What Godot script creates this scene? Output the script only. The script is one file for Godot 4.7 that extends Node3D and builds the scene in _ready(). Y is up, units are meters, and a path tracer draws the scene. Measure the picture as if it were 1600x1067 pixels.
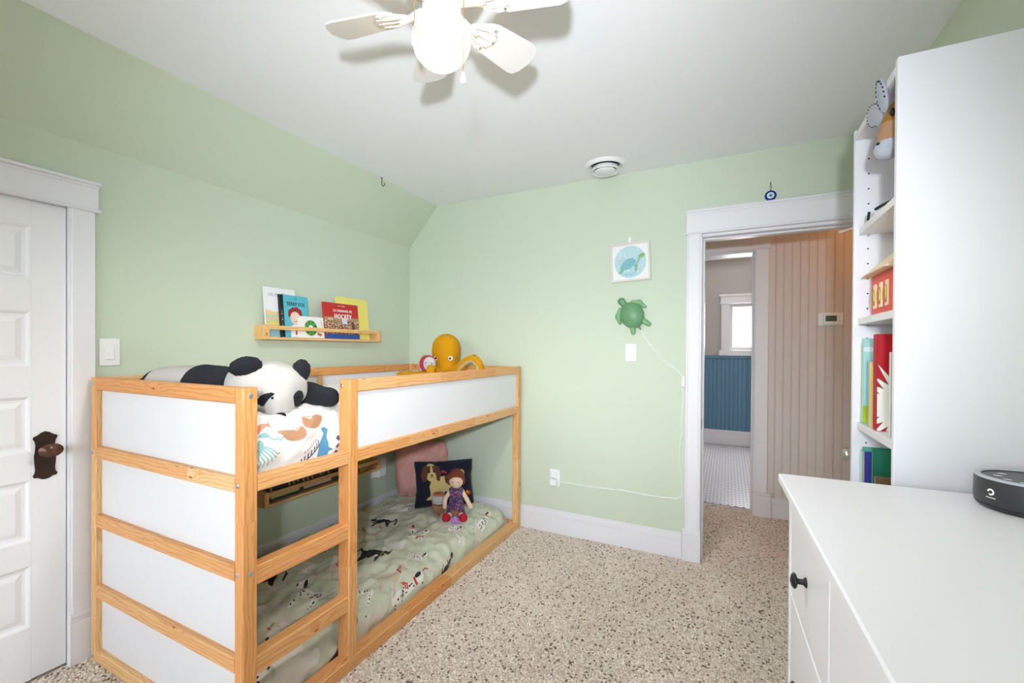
extends Node3D

# ------------------------------------------------------------------ state
var rng := RandomNumberGenerator.new()
var taken := {}
var vc := Color.WHITE
var uvo := Vector2.ZERO
var M := {}

# room measures (metres; x right along the back wall, y up, z towards the camera)
const H := 2.416          # ceiling
const HS := 2.11          # where the left wall meets the sloped part
const XS := 0.274         # where the slope meets the ceiling
const WR := 2.99          # right wall
const ZN := 4.6           # near wall, behind the camera
# strengths of the lights
const DAY := 0.12
const BATH_DAY := 3.0
const FLASH := 6.4
const FAN_LAMP := 0.85
const FAN_GLOW := 0.03
const HALL_LAMP := 0.13
const SKY := 1.2

# ------------------------------------------------------------------ mesh helpers
func new_st() -> SurfaceTool:
	var s := SurfaceTool.new()
	s.begin(Mesh.PRIMITIVE_TRIANGLES)
	vc = Color.WHITE
	uvo = Vector2.ZERO
	return s

func vtx(s: SurfaceTool, p: Vector3, n: Vector3, uv: Vector2) -> void:
	s.set_normal(n)
	s.set_color(vc)
	s.set_uv(uv)
	s.add_vertex(p)

func tri(s: SurfaceTool, a: Vector3, b: Vector3, c: Vector3, na: Vector3, nb: Vector3, nc: Vector3, ua := Vector2.ZERO, ub := Vector2.ZERO, uc := Vector2.ZERO) -> void:
	vtx(s, a, na, ua)
	if (b - a).cross(c - a).dot(na + nb + nc) > 0.0:
		vtx(s, c, nc, uc)
		vtx(s, b, nb, ub)
	else:
		vtx(s, b, nb, ub)
		vtx(s, c, nc, uc)

func face(s: SurfaceTool, pts: Array, n: Vector3, uvs: Array = []) -> void:
	for i in range(1, pts.size() - 1):
		if uvs.is_empty():
			tri(s, pts[0], pts[i], pts[i + 1], n, n, n)
		else:
			tri(s, pts[0], pts[i], pts[i + 1], n, n, n, uvs[0], uvs[i], uvs[i + 1])

# face of a polygon in local axes, moved by xf; grain along axis ua
func pface(s: SurfaceTool, pts: Array, n: Vector3, xf: Transform3D, ua: int) -> void:
	var na := n.abs().max_axis_index()
	var ax_u := ua if ua != na else (ua + 1) % 3
	var ax_v := 3 - na - ax_u
	var q := []
	var uv := []
	for p: Vector3 in pts:
		q.append(xf * p)
		uv.append(Vector2(p[ax_u], p[ax_v]) + uvo)
	face(s, q, (xf.basis * n).normalized(), uv)

# box with chamfered edges
func cbox(s: SurfaceTool, lo: Vector3, hi: Vector3, ch := 0.0, xf := Transform3D.IDENTITY, ua := -1) -> void:
	var d := hi - lo
	if ua < 0:
		ua = d.max_axis_index()
	ch = minf(ch, minf(d.x, minf(d.y, d.z)) * 0.49)
	var c := (lo + hi) / 2.0
	var h := d / 2.0
	for a in 3:
		var b := (a + 1) % 3
		var e := (a + 2) % 3
		for sg: float in [-1.0, 1.0]:
			var n := Vector3.ZERO
			n[a] = sg
			var pts := []
			for k: Vector2 in [Vector2(-1, -1), Vector2(1, -1), Vector2(1, 1), Vector2(-1, 1)]:
				var p := c
				p[a] += sg * h[a]
				p[b] += k.x * (h[b] - ch)
				p[e] += k.y * (h[e] - ch)
				pts.append(p)
			pface(s, pts, n, xf, ua)
	if ch <= 0.0:
		return
	for a in 3:
		var b := (a + 1) % 3
		var e := (a + 2) % 3
		for sb: float in [-1.0, 1.0]:
			for se: float in [-1.0, 1.0]:
				var pts := []
				for k: Vector2 in [Vector2(-1, 0), Vector2(1, 0), Vector2(1, 1), Vector2(-1, 1)]:
					var p := c
					p[a] += k.x * (h[a] - ch)
					p[b] += sb * (h[b] - ch * k.y)
					p[e] += se * (h[e] - ch * (1.0 - k.y))
					pts.append(p)
				var n := Vector3.ZERO
				n[b] = sb
				n[e] = se
				pface(s, pts, n.normalized(), xf, ua)
	for sx: float in [-1.0, 1.0]:
		for sy: float in [-1.0, 1.0]:
			for sz: float in [-1.0, 1.0]:
				var g := Vector3(sx, sy, sz)
				var pts := []
				for a in 3:
					var p := c + g * (h - Vector3.ONE * ch)
					p[a] += g[a] * ch
					pts.append(p)
				pface(s, pts, g.normalized(), xf, ua)

# bar with an eight-sided section along an axis (edges eased, ends square)
func rod(s: SurfaceTool, lo: Vector3, hi: Vector3, a: int, ch := 0.003) -> void:
	var b := (a + 1) % 3
	var e := (a + 2) % 3
	var oct := []
	oct = [Vector2(lo[b] + ch, lo[e]), Vector2(hi[b] - ch, lo[e]), Vector2(hi[b], lo[e] + ch), Vector2(hi[b], hi[e] - ch),
		Vector2(hi[b] - ch, hi[e]), Vector2(lo[b] + ch, hi[e]), Vector2(lo[b], hi[e] - ch), Vector2(lo[b], lo[e] + ch)]
	var at := func(k: Vector2, t: float) -> Vector3:
		var p := Vector3.ZERO
		p[a] = t
		p[b] = k.x
		p[e] = k.y
		return p
	for end: float in [-1.0, 1.0]:
		var n := Vector3.ZERO
		n[a] = end
		var pts := []
		for k: Vector2 in oct:
			pts.append(at.call(k, lo[a] if end < 0 else hi[a]))
		pface(s, pts, n, Transform3D.IDENTITY, a)
	for i in 8:
		var p: Vector2 = oct[i]
		var q: Vector2 = oct[(i + 1) % 8]
		var n2 := Vector2(q.y - p.y, p.x - q.x).normalized()
		var n := Vector3.ZERO
		n[b] = n2.x
		n[e] = n2.y
		pface(s, [at.call(p, lo[a]), at.call(q, lo[a]), at.call(q, hi[a]), at.call(p, hi[a])], n, Transform3D.IDENTITY, a)

# finger-jointed pine bar: one to three lengths of differing tone
func pine(s: SurfaceTool, lo: Vector3, hi: Vector3, a: int, ch := 0.0035) -> void:
	var t := lo[a]
	while t < hi[a] - 0.001:
		var step := rng.randf_range(0.28, 0.75)
		var e := minf(t + step, hi[a])
		if hi[a] - e < 0.2:
			e = hi[a]
		var p := lo
		var q := hi
		p[a] = t
		q[a] = e
		var k := rng.randf()
		vc = Color(1, 1, 1).lerp(Color(0.90, 0.64, 0.44), k)
		uvo = Vector2(rng.randf() * 3.0, rng.randf() * 3.0)
		rod(s, p, q, a, ch)
		t = e
	vc = Color.WHITE

# smooth grid of points; rows of equal length
func surf(s: SurfaceTool, P: Array, wrap := false, center: Variant = null, U: Array = []) -> void:
	var nr := P.size()
	var nc: int = P[0].size()
	var N := []
	var vote := 0.0
	for i in nr:
		var row := PackedVector3Array()
		for j in nc:
			var a: Vector3 = P[mini(i + 1, nr - 1)][j] - P[maxi(i - 1, 0)][j]
			var jn := j + 1
			var jp := j - 1
			if wrap:
				jn = 1 if jn > nc - 1 else jn
				jp = nc - 2 if jp < 0 else jp
			else:
				jn = mini(jn, nc - 1)
				jp = maxi(jp, 0)
			var b: Vector3 = P[i][jn] - P[i][jp]
			var n := a.cross(b)
			if n.length_squared() < 1e-16:
				# a pole: take the neighbour ring's average
				var ring: int = 1 if i == 0 else nr - 2
				var mid := Vector3.ZERO
				for q in nc:
					mid += P[ring][q]
				n = P[i][j] - mid / nc
				if center != null:
					n *= signf(n.dot(P[i][j] - center)) if n.dot(P[i][j] - center) != 0.0 else 1.0
				row.append(n.normalized() * 3.0)
			else:
				row.append(n.normalized())
				if center != null:
					vote += n.normalized().dot(P[i][j] - center)
		N.append(row)
	var f := -1.0 if vote < 0.0 else 1.0
	for i in nr:
		for j in nc:
			N[i][j] = N[i][j].normalized() if N[i][j].length() > 2.0 else N[i][j] * f
	for i in nr - 1:
		for j in nc - 1:
			var a: Vector3 = P[i][j]
			var b: Vector3 = P[i + 1][j]
			var c: Vector3 = P[i + 1][j + 1]
			var d: Vector3 = P[i][j + 1]
			var ua := Vector2.ZERO
			var ub := Vector2.ZERO
			var uc := Vector2.ZERO
			var ud := Vector2.ZERO
			if U.size():
				ua = U[i][j]
				ub = U[i + 1][j]
				uc = U[i + 1][j + 1]
				ud = U[i][j + 1]
			if (b - a).cross(c - a).length_squared() > 1e-18:
				tri(s, a, b, c, N[i][j], N[i + 1][j], N[i + 1][j + 1], ua, ub, uc)
			if (c - a).cross(d - a).length_squared() > 1e-18:
				tri(s, a, c, d, N[i][j], N[i + 1][j + 1], N[i][j + 1], ua, uc, ud)

# profile of (radius, height) points, bottom to top on the outside
func lathe(s: SurfaceTool, prof: Array, seg := 24, xf := Transform3D.IDENTITY) -> void:
	var n2 := []
	for k in prof.size() - 1:
		var d: Vector2 = prof[k + 1] - prof[k]
		n2.append(Vector2(d.y, -d.x).normalized())
	for k in prof.size() - 1:
		var lo: Vector2 = n2[k]
		var hi: Vector2 = n2[k]
		if k > 0 and n2[k].dot(n2[k - 1]) > 0.6:
			lo = (n2[k] + n2[k - 1]).normalized()
		if k < n2.size() - 1 and n2[k].dot(n2[k + 1]) > 0.6:
			hi = (n2[k] + n2[k + 1]).normalized()
		var p: Vector2 = prof[k]
		var q: Vector2 = prof[k + 1]
		for j in seg:
			var a0 := TAU * j / seg
			var a1 := TAU * (j + 1) / seg
			var c0 := Vector3(cos(a0), 0, sin(a0))
			var c1 := Vector3(cos(a1), 0, sin(a1))
			var up := Vector3.UP
			var A := xf * (c0 * p.x + up * p.y)
			var B := xf * (c1 * p.x + up * p.y)
			var C := xf * (c1 * q.x + up * q.y)
			var D := xf * (c0 * q.x + up * q.y)
			var nA := (xf.basis * (c0 * lo.x + up * lo.y)).normalized()
			var nB := (xf.basis * (c1 * lo.x + up * lo.y)).normalized()
			var nC := (xf.basis * (c1 * hi.x + up * hi.y)).normalized()
			var nD := (xf.basis * (c0 * hi.x + up * hi.y)).normalized()
			var u0 := float(j) / seg
			var u1 := float(j + 1) / seg
			if p.x > 1e-6:
				tri(s, A, B, C, nA, nB, nC, Vector2(u0, p.y), Vector2(u1, p.y), Vector2(u1, q.y))
			if q.x > 1e-6:
				tri(s, A, C, D, nA, nC, nD, Vector2(u0, p.y), Vector2(u1, q.y), Vector2(u0, q.y))

func tube(s: SurfaceTool, pts: Array, r: Variant, seg := 8, flat := 1.0) -> void:
	var up := Vector3.UP
	var t0: Vector3 = (pts[1] - pts[0]).normalized()
	if absf(t0.dot(up)) > 0.9:
		up = Vector3.RIGHT
	var side := t0.cross(up).normalized()
	var rows := []
	var nrm := []
	for i in pts.size():
		var t: Vector3 = (pts[mini(i + 1, pts.size() - 1)] - pts[maxi(i - 1, 0)]).normalized()
		side = (side - t * side.dot(t)).normalized()
		var w := side.cross(t).normalized()
		var rad: float = r[i] if r is Array else r
		var row := PackedVector3Array()
		var nr := PackedVector3Array()
		for j in seg + 1:
			var a := TAU * j / seg
			var d := side * cos(a) + w * sin(a) * flat
			row.append(pts[i] + d * rad)
			nr.append((side * cos(a) + w * sin(a) / flat).normalized())
		rows.append(row)
		nrm.append(nr)
	for i in pts.size() - 1:
		for j in seg:
			tri(s, rows[i][j], rows[i + 1][j], rows[i + 1][j + 1], nrm[i][j], nrm[i + 1][j], nrm[i + 1][j + 1])
			tri(s, rows[i][j], rows[i + 1][j + 1], rows[i][j + 1], nrm[i][j], nrm[i + 1][j + 1], nrm[i][j + 1])
	for e in [0, pts.size() - 1]:
		var t: Vector3 = (pts[0] - pts[1]).normalized() if e == 0 else (pts[-1] - pts[-2]).normalized()
		var ring := []
		for j in seg:
			ring.append(rows[e][j])
		face(s, ring, t)

func ell(s: SurfaceTool, c: Vector3, r: Vector3, b := Basis.IDENTITY, nu := 20, nv := 12, bump := 0.0, fq := 20.0) -> void:
	var noise := FastNoiseLite.new()
	noise.seed = 7
	noise.frequency = fq
	var P := []
	for i in nv + 1:
		var row := PackedVector3Array()
		var th := PI * i / nv - PI / 2
		for j in nu + 1:
			var ph := TAU * (j % nu) / nu
			var d := Vector3(cos(th) * cos(ph), sin(th), cos(th) * sin(ph))
			var k := 1.0
			if bump > 0.0:
				k += bump * noise.get_noise_3dv(c + d * 0.1)
			row.append(c + b * (d * r * k))
		P.append(row)
	surf(s, P, true, c)

# tapered capsules joined by a smooth minimum, meshed as surface nets; prims: [a, b, ra, rb]
func blob(s: SurfaceTool, prims: Array, cell: float, k: float, wob := 0.0, fq := 30.0) -> void:
	var lo := Vector3.ONE * 1e9
	var hi := -lo
	for p in prims:
		var m: float = maxf(p[2], p[3]) + cell * 2.0 + k * 0.3
		for e in 2:
			lo = lo.min(p[e] - Vector3.ONE * m)
			hi = hi.max(p[e] + Vector3.ONE * m)
	var nx := int((hi.x - lo.x) / cell) + 2
	var ny := int((hi.y - lo.y) / cell) + 2
	var nz := int((hi.z - lo.z) / cell) + 2
	var V := PackedFloat32Array()
	V.resize(nx * ny * nz)
	V.fill(1e3)
	var noise := FastNoiseLite.new()
	noise.seed = 3
	noise.frequency = fq
	for pr in prims:
		var a: Vector3 = pr[0]
		var ba: Vector3 = pr[1] - a
		var bb := maxf(ba.length_squared(), 1e-9)
		var ra: float = pr[2]
		var rb: float = pr[3]
		var m := maxf(ra, rb) + cell * 2.0 + k
		var p0 := ((a.min(pr[1]) - Vector3.ONE * m - lo) / cell).floor()
		var p1 := ((a.max(pr[1]) + Vector3.ONE * m - lo) / cell).ceil()
		for z in range(maxi(0, int(p0.z)), mini(nz, int(p1.z) + 1)):
			for y in range(maxi(0, int(p0.y)), mini(ny, int(p1.y) + 1)):
				var base := (z * ny + y) * nx
				for x in range(maxi(0, int(p0.x)), mini(nx, int(p1.x) + 1)):
					var pa := lo + Vector3(x, y, z) * cell - a
					var t := clampf(pa.dot(ba) / bb, 0.0, 1.0)
					var d := (pa - ba * t).length() - lerpf(ra, rb, t)
					var v := V[base + x]
					var h := maxf(k - absf(d - v), 0.0) / k
					V[base + x] = minf(d, v) - h * h * k * 0.25
	if wob > 0.0:
		for z in nz:
			for y in ny:
				for x in nx:
					V[(z * ny + y) * nx + x] += wob * noise.get_noise_3dv(lo + Vector3(x, y, z) * cell)
	var idx := {}
	var pos := PackedVector3Array()
	for z in nz - 1:
		for y in ny - 1:
			for x in nx - 1:
				var o := (z * ny + y) * nx + x
				var cnr := [V[o], V[o + 1], V[o + nx], V[o + nx + 1], V[o + nx * ny], V[o + nx * ny + 1], V[o + nx * ny + nx], V[o + nx * ny + nx + 1]]
				var cnt := 0
				for q: float in cnr:
					if q < 0.0:
						cnt += 1
				if cnt == 0 or cnt == 8:
					continue
				var sum := Vector3.ZERO
				var ne := 0
				for e: Vector2i in [Vector2i(0, 1), Vector2i(2, 3), Vector2i(4, 5), Vector2i(6, 7), Vector2i(0, 2), Vector2i(1, 3), Vector2i(4, 6), Vector2i(5, 7), Vector2i(0, 4), Vector2i(1, 5), Vector2i(2, 6), Vector2i(3, 7)]:
					var va: float = cnr[e.x]
					var vb: float = cnr[e.y]
					if (va < 0.0) != (vb < 0.0):
						var t := va / (va - vb)
						var pa := Vector3(e.x & 1, (e.x >> 1) & 1, e.x >> 2)
						var pb := Vector3(e.y & 1, (e.y >> 1) & 1, e.y >> 2)
						sum += pa.lerp(pb, t)
						ne += 1
				idx[o] = pos.size()
				pos.append(lo + (Vector3(x, y, z) + sum / ne) * cell)
	var nrm := PackedVector3Array()
	nrm.resize(pos.size())
	var quads := []
	for z in range(1, nz - 1):
		for y in range(1, ny - 1):
			for x in range(1, nx - 1):
				var o := (z * ny + y) * nx + x
				var inside := V[o] < 0.0
				for a in 3:
					var step: int = [1, nx, nx * ny][a]
					if (V[o + step] < 0.0) == inside:
						continue
					var s1: int = [nx, nx * ny, 1][a]
					var s2: int = [nx * ny, 1, nx][a]
					var q := [o - s1 - s2, o - s2, o, o - s1]
					var ok := true
					for w: int in q:
						ok = ok and idx.has(w)
					if not ok:
						continue
					var ids := [idx[q[0]], idx[q[1]], idx[q[2]], idx[q[3]]]
					var dir := Vector3.ZERO
					dir[a] = 1.0 if inside else -1.0
					var n := (pos[ids[2]] - pos[ids[0]]).cross(pos[ids[3]] - pos[ids[1]])
					if n.dot(dir) < 0.0:
						n = -n
					for w: int in ids:
						nrm[w] += n
					quads.append(ids)
	for q: Array in quads:
		var n: Array = []
		for w: int in q:
			n.append(nrm[w].normalized())
		tri(s, pos[q[0]], pos[q[1]], pos[q[2]], n[0], n[1], n[2])
		tri(s, pos[q[0]], pos[q[2]], pos[q[3]], n[0], n[2], n[3])

# flat outline (in local x, y), extruded along local z from 0 to depth
func extrude(s: SurfaceTool, outline: PackedVector2Array, depth: float, xf := Transform3D.IDENTITY) -> void:
	var idx := Geometry2D.triangulate_polygon(outline)
	for z: float in [0.0, depth]:
		var n := (xf.basis * Vector3(0, 0, 1 if z > 0.0 else -1)).normalized()
		for i in range(0, idx.size(), 3):
			var a := outline[idx[i]]
			var b := outline[idx[i + 1]]
			var c := outline[idx[i + 2]]
			tri(s, xf * Vector3(a.x, a.y, z), xf * Vector3(b.x, b.y, z), xf * Vector3(c.x, c.y, z), n, n, n)
	var area := 0.0
	for i in outline.size():
		area += outline[i].cross(outline[(i + 1) % outline.size()])
	var cw := -1.0 if area > 0.0 else 1.0
	for i in outline.size():
		var a := outline[i]
		var b := outline[(i + 1) % outline.size()]
		var n2 := Vector2(b.y - a.y, a.x - b.x).normalized() * -cw
		var n := (xf.basis * Vector3(n2.x, n2.y, 0)).normalized()
		face(s, [xf * Vector3(a.x, a.y, 0), xf * Vector3(b.x, b.y, 0), xf * Vector3(b.x, b.y, depth), xf * Vector3(a.x, a.y, depth)], n)

# stuffed cushion: w x h, thickness t, in local x/y, front towards +z, uv over the front
func cushion(s: SurfaceTool, w: float, h: float, t: float, xf: Transform3D, sag := 0.0, seed_ := 1, soft := 0.03) -> void:
	var noise := FastNoiseLite.new()
	noise.seed = seed_
	noise.frequency = 5.0
	var n := 22
	for side: float in [1.0, -1.0]:
		var P := []
		var U := []
		for i in n + 1:
			var row := PackedVector3Array()
			var ur := []
			for j in n + 1:
				var u := -1.0 + 2.0 * j / n
				var v := -1.0 + 2.0 * i / n
				u = sin(u * PI / 2)
				v = sin(v * PI / 2)
				var pinch := 1.0 - 0.09 * (1.0 - v * v) * absf(u)
				var pinch2 := 1.0 - 0.07 * (1.0 - u * u) * absf(v)
				var z := t * 0.5 * pow(maxf(0.0, (1.0 - pow(absf(u), 3.0)) * (1.0 - pow(absf(v), 3.0))), 0.5)
				var wr := noise.get_noise_2d(u * 0.3 + side, v * 0.3) * 0.45 * z + noise.get_noise_2d(u * 0.9 + side * 3.0, v * 0.5) * 0.2 * z
				var rnd := 1.0 - soft * pow(absf(u * v), 5.0)
				var ed := 1.0 + soft * 0.8 * noise.get_noise_2d(u * 0.5 + 7.0, v * 0.5)
				row.append(xf * Vector3(u * w / 2 * pinch * rnd * ed, v * h / 2 * pinch2 * rnd * ed - sag * (1 - u * u) * maxf(0.0, v), side * (z + wr)))
				ur.append(Vector2((u + 1) / 2, (1 - v) / 2))
			P.append(row)
			U.append(ur)
		surf(s, P, false, xf * Vector3(0, 0, -side * 0.3), U)

# ------------------------------------------------------------------ things
func numbered(called: String) -> String:
	if not taken.has(called):
		taken[called] = 0
		return called
	taken[called] += 1
	return "%s_%03d" % [called, taken[called]]

func obj(called: String, s: SurfaceTool, m: Material, parent: Node = null, xf := Transform3D.IDENTITY) -> MeshInstance3D:
	var mi := MeshInstance3D.new()
	mi.mesh = s.commit()
	mi.material_override = m
	return put(called, mi, parent, xf)

func put(called: String, mi: Node3D, parent: Node = null, xf := Transform3D.IDENTITY) -> Node3D:
	if parent == null:
		mi.name = numbered(called)
		add_child(mi)
	else:
		mi.name = called
		parent.add_child(mi, true)
	mi.transform = xf
	return mi

func share(called: String, mesh: Mesh, m: Material, parent: Node, xf := Transform3D.IDENTITY) -> MeshInstance3D:
	var mi := MeshInstance3D.new()
	mi.mesh = mesh
	mi.material_override = m
	return put(called, mi, parent, xf)

func tag(o: Node, label: String, category: String, group := "") -> Node:
	o.set_meta("label", label)
	o.set_meta("category", category)
	if group:
		o.set_meta("group", group)
	return o

func thing(called: String, label: String, category: String, at := Vector3.ZERO, turn := 0.0, group := "") -> Node3D:
	var o := Node3D.new()
	o.name = numbered(called)
	add_child(o)
	o.position = at
	o.rotation.y = turn
	tag(o, label, category, group)
	return o

func struct(called: String, s: SurfaceTool, m: Material, parent: Node = null) -> MeshInstance3D:
	var o := obj(called, s, m, parent)
	if parent == null:
		o.set_meta("kind", "structure")
	return o

func text(called: String, words: String, size: float, m: Material, parent: Node, xf: Transform3D, bold := 0, fnt := "Droid Sans", stretch := 1.0) -> MeshInstance3D:
	var t := TextMesh.new()
	var f := SystemFont.new()
	f.font_names = PackedStringArray([fnt])
	f.font_weight = 700 if bold else 400
	t.font = f
	t.text = words
	t.font_size = 48
	t.pixel_size = size / 48.0
	t.depth = 0.0006
	t.curve_step = 4.0
	t.horizontal_alignment = HORIZONTAL_ALIGNMENT_CENTER
	var o := share(called, t, m, parent, xf * Transform3D(Basis.from_scale(Vector3(stretch, 1, 1)), Vector3.ZERO))
	return o

# ------------------------------------------------------------------ materials
func rgb(r: float, g: float, b: float) -> Color:
	return Color(r / 255.0, g / 255.0, b / 255.0)

func mat(called: String, c: Color, rough := 0.6, tex: Texture2D = null, bump: Texture2D = null, bump_cm := 0.0, tri_scale := 0.0) -> StandardMaterial3D:
	var m := StandardMaterial3D.new()
	m.resource_name = called
	m.albedo_color = c
	m.roughness = rough
	m.metallic_specular = 0.4
	m.vertex_color_use_as_albedo = true
	m.albedo_texture = tex
	if bump:
		m.heightmap_enabled = true
		m.heightmap_texture = bump
		m.heightmap_scale = bump_cm
	if tri_scale > 0.0:
		m.uv1_triplanar = true
		m.uv1_scale = Vector3.ONE * tri_scale
	M[called] = m
	return m

func noise_tex(size: int, freq: float, seed_: int, oct := 4, ridged := false) -> ImageTexture:
	var n := FastNoiseLite.new()
	n.seed = seed_
	n.frequency = freq
	n.fractal_octaves = oct
	if ridged:
		n.fractal_type = FastNoiseLite.FRACTAL_RIDGED
	return ImageTexture.create_from_image(n.get_seamless_image(size, size))

func pine_tex() -> ImageTexture:
	var w := 1024
	var h := 256
	var im := Image.create(w, h, false, Image.FORMAT_RGB8)
	var n := FastNoiseLite.new()
	n.seed = 11
	n.frequency = 0.01
	var n2 := FastNoiseLite.new()
	n2.seed = 12
	n2.frequency = 0.06
	var knots := [Vector2(180, 60), Vector2(640, 190), Vector2(880, 40), Vector2(420, 130)]
	for y in h:
		for x in w:
			var wx := float(x)
			var d := n.get_noise_2d(wx * 0.25, y * 1.6) * 16.0
			var kn := 0.0
			for k: Vector2 in knots:
				var q := Vector2((wx - k.x) * 0.35, y - k.y)
				var l := q.length()
				d += 26.0 * exp(-l * l / 300.0)
				kn = maxf(kn, 1.0 - smoothstep(2.5, 5.0, l))
			var ring := 0.5 + 0.5 * sin((y + d) * 0.42)
			ring = pow(ring, 2.5)
			var fib := n2.get_noise_2d(wx * 0.12, y * 4.0)
			var c := rgb(240, 200, 146).lerp(rgb(214, 156, 96), ring * 0.6 + fib * 0.25 + 0.1)
			c = c.lerp(rgb(140, 78, 36), kn * 0.8)
			im.set_pixel(x, y, c)
	return ImageTexture.create_from_image(im)

# ------------------------------------------------------------------ print on cloth and paper
class Canvas:
	var im: Image
	func _init(w: int, h: int, c: Color) -> void:
		im = Image.create(w, h, false, Image.FORMAT_RGB8)
		im.fill(c)
	func poly(pts: PackedVector2Array, c: Color) -> void:
		var lo := 1e9
		var hi := -1e9
		for p in pts:
			lo = minf(lo, p.y)
			hi = maxf(hi, p.y)
		for y in range(maxi(0, int(ceil(lo - 0.5))), mini(im.get_height() - 1, int(hi - 0.5)) + 1):
			var xs := []
			var yc := y + 0.5
			for i in pts.size():
				var a := pts[i]
				var b := pts[(i + 1) % pts.size()]
				if (a.y <= yc) != (b.y <= yc):
					xs.append(a.x + (yc - a.y) / (b.y - a.y) * (b.x - a.x))
			xs.sort()
			for i in range(0, xs.size() - 1, 2):
				var x0 := maxi(0, roundi(xs[i]))
				var x1 := mini(im.get_width(), roundi(xs[i + 1]))
				if x1 > x0:
					im.fill_rect(Rect2i(x0, y, x1 - x0, 1), c)
	func shape(t: Transform2D, pts: Array, c: Color) -> void:
		var q := PackedVector2Array()
		for p: Vector2 in pts:
			q.append(t * p)
		poly(q, c)
	func ell(t: Transform2D, x: float, y: float, rx: float, ry: float, c: Color, rot := 0.0) -> void:
		var q := PackedVector2Array()
		for i in 20:
			q.append(t * (Vector2(x, y) + Vector2(cos(TAU * i / 20) * rx, sin(TAU * i / 20) * ry).rotated(rot)))
		poly(q, c)
	func line(t: Transform2D, pts: Array, w: float, c: Color) -> void:
		for i in pts.size() - 1:
			var a: Vector2 = pts[i]
			var b: Vector2 = pts[i + 1]
			var n := (b - a).orthogonal().normalized() * w / 2
			shape(t, [a + n, b + n, b - n, a - n], c)
			ell(t, b.x, b.y, w / 2, w / 2, c)
		ell(t, pts[0].x, pts[0].y, w / 2, w / 2, c)
	func tex() -> ImageTexture:
		return ImageTexture.create_from_image(im)

func place(x: float, y: float, size: float, rot := 0.0, flip := 1.0, tall := 1.0) -> Transform2D:
	return Transform2D(rot, Vector2(x, y)) * Transform2D(0.0, Vector2(size * flip, size * tall), 0.0, Vector2.ZERO)

# ================================================================== the scene
func _ready() -> void:
	rng.seed = 20
	camera_and_light()
	materials()
	room_shell()
	doors_and_trim()
	hall_and_bathroom()
	carpet()
	bunk_bed()
	lower_bedding()
	upper_bedding()
	bookcase()
	dresser()
	ceiling_fan()
	ledges()
	toys()
	wall_things()
	bookcase_things()

func camera_and_light() -> void:
	var cam := Camera3D.new()
	cam.name = "camera"
	add_child(cam)
	var f := 706.36
	var near := 0.05
	cam.set_frustum(near * 1067.0 / f, Vector2(37.84, 15.68) / f * near, near, 60.0)
	cam.transform = Transform3D(Basis(Vector3.UP, deg_to_rad(28.010)) * Basis(Vector3.RIGHT, deg_to_rad(-0.358)) * Basis(Vector3.BACK, deg_to_rad(0.316)), Vector3(2.3323, 1.2805, 3.0026))
	cam.current = true
	var env := Environment.new()
	env.background_mode = Environment.BG_SKY
	var sky := Sky.new()
	var sm := ProceduralSkyMaterial.new()
	sm.sky_top_color = Color(0.86, 0.89, 0.94)
	sm.sky_horizon_color = Color(0.95, 0.965, 0.985)
	sm.ground_bottom_color = Color(0.55, 0.56, 0.55)
	sm.ground_horizon_color = Color(0.80, 0.83, 0.85)
	sm.sky_energy_multiplier = 2.2 * SKY
	sm.ground_energy_multiplier = 1.4 * SKY
	sky.sky_material = sm
	env.sky = sky
	env.tonemap_mode = Environment.TONE_MAPPER_LINEAR
	env.tonemap_exposure = 1.13
	env.sdfgi_enabled = true
	env.ssao_enabled = true
	env.ssil_enabled = true
	var we := WorldEnvironment.new()
	we.name = "world_environment"
	we.environment = env
	add_child(we)
	# daylight through the window behind the camera
	area("daylight", Vector3(1.3, 1.36, ZN - 0.03), Vector3(0, 0, -1), Vector2(1.9, 1.45), DAY, Color(0.95, 0.98, 1.0))
	# daylight through the bathroom window
	area("bathroom_daylight", Vector3(2.65, 1.6, -3.87), Vector3(0, 0, 1), Vector2(0.56, 0.58), BATH_DAY, Color(1.0, 0.98, 0.97))
	# the photographer's flash head on its stand, just behind the camera
	var fl := SpotLight3D.new()
	fl.name = "flash"
	fl.light_energy = FLASH
	fl.light_color = Color(0.92, 0.955, 1.0)
	fl.spot_angle = 46.0
	fl.spot_angle_attenuation = 1.0
	fl.spot_range = 12.0
	fl.spot_attenuation = 2.0
	fl.light_size = 0.045
	fl.shadow_enabled = true
	add_child(fl)
	fl.look_at_from_position(Vector3(2.42, 1.44, 3.3), Vector3(0.85, 1.88, 0.0))

func area(called: String, at: Vector3, dir: Vector3, size: Vector2, energy: float, c: Color) -> void:
	var a := AreaLight3D.new()
	a.name = called
	a.area_size = size
	a.light_energy = energy
	a.light_color = c
	a.area_range = 14.0
	a.area_attenuation = 2.0
	a.shadow_enabled = true
	add_child(a)
	a.look_at_from_position(at, at + dir)

func omni(called: String, at: Vector3, energy: float, c: Color, size: float, parent: Node = null) -> void:
	var o := OmniLight3D.new()
	o.name = called
	o.light_energy = energy
	o.light_color = c
	o.omni_range = 12.0
	o.omni_attenuation = 2.0
	o.light_size = size
	o.shadow_enabled = true
	(parent if parent else self).add_child(o)
	o.position = at

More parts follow.
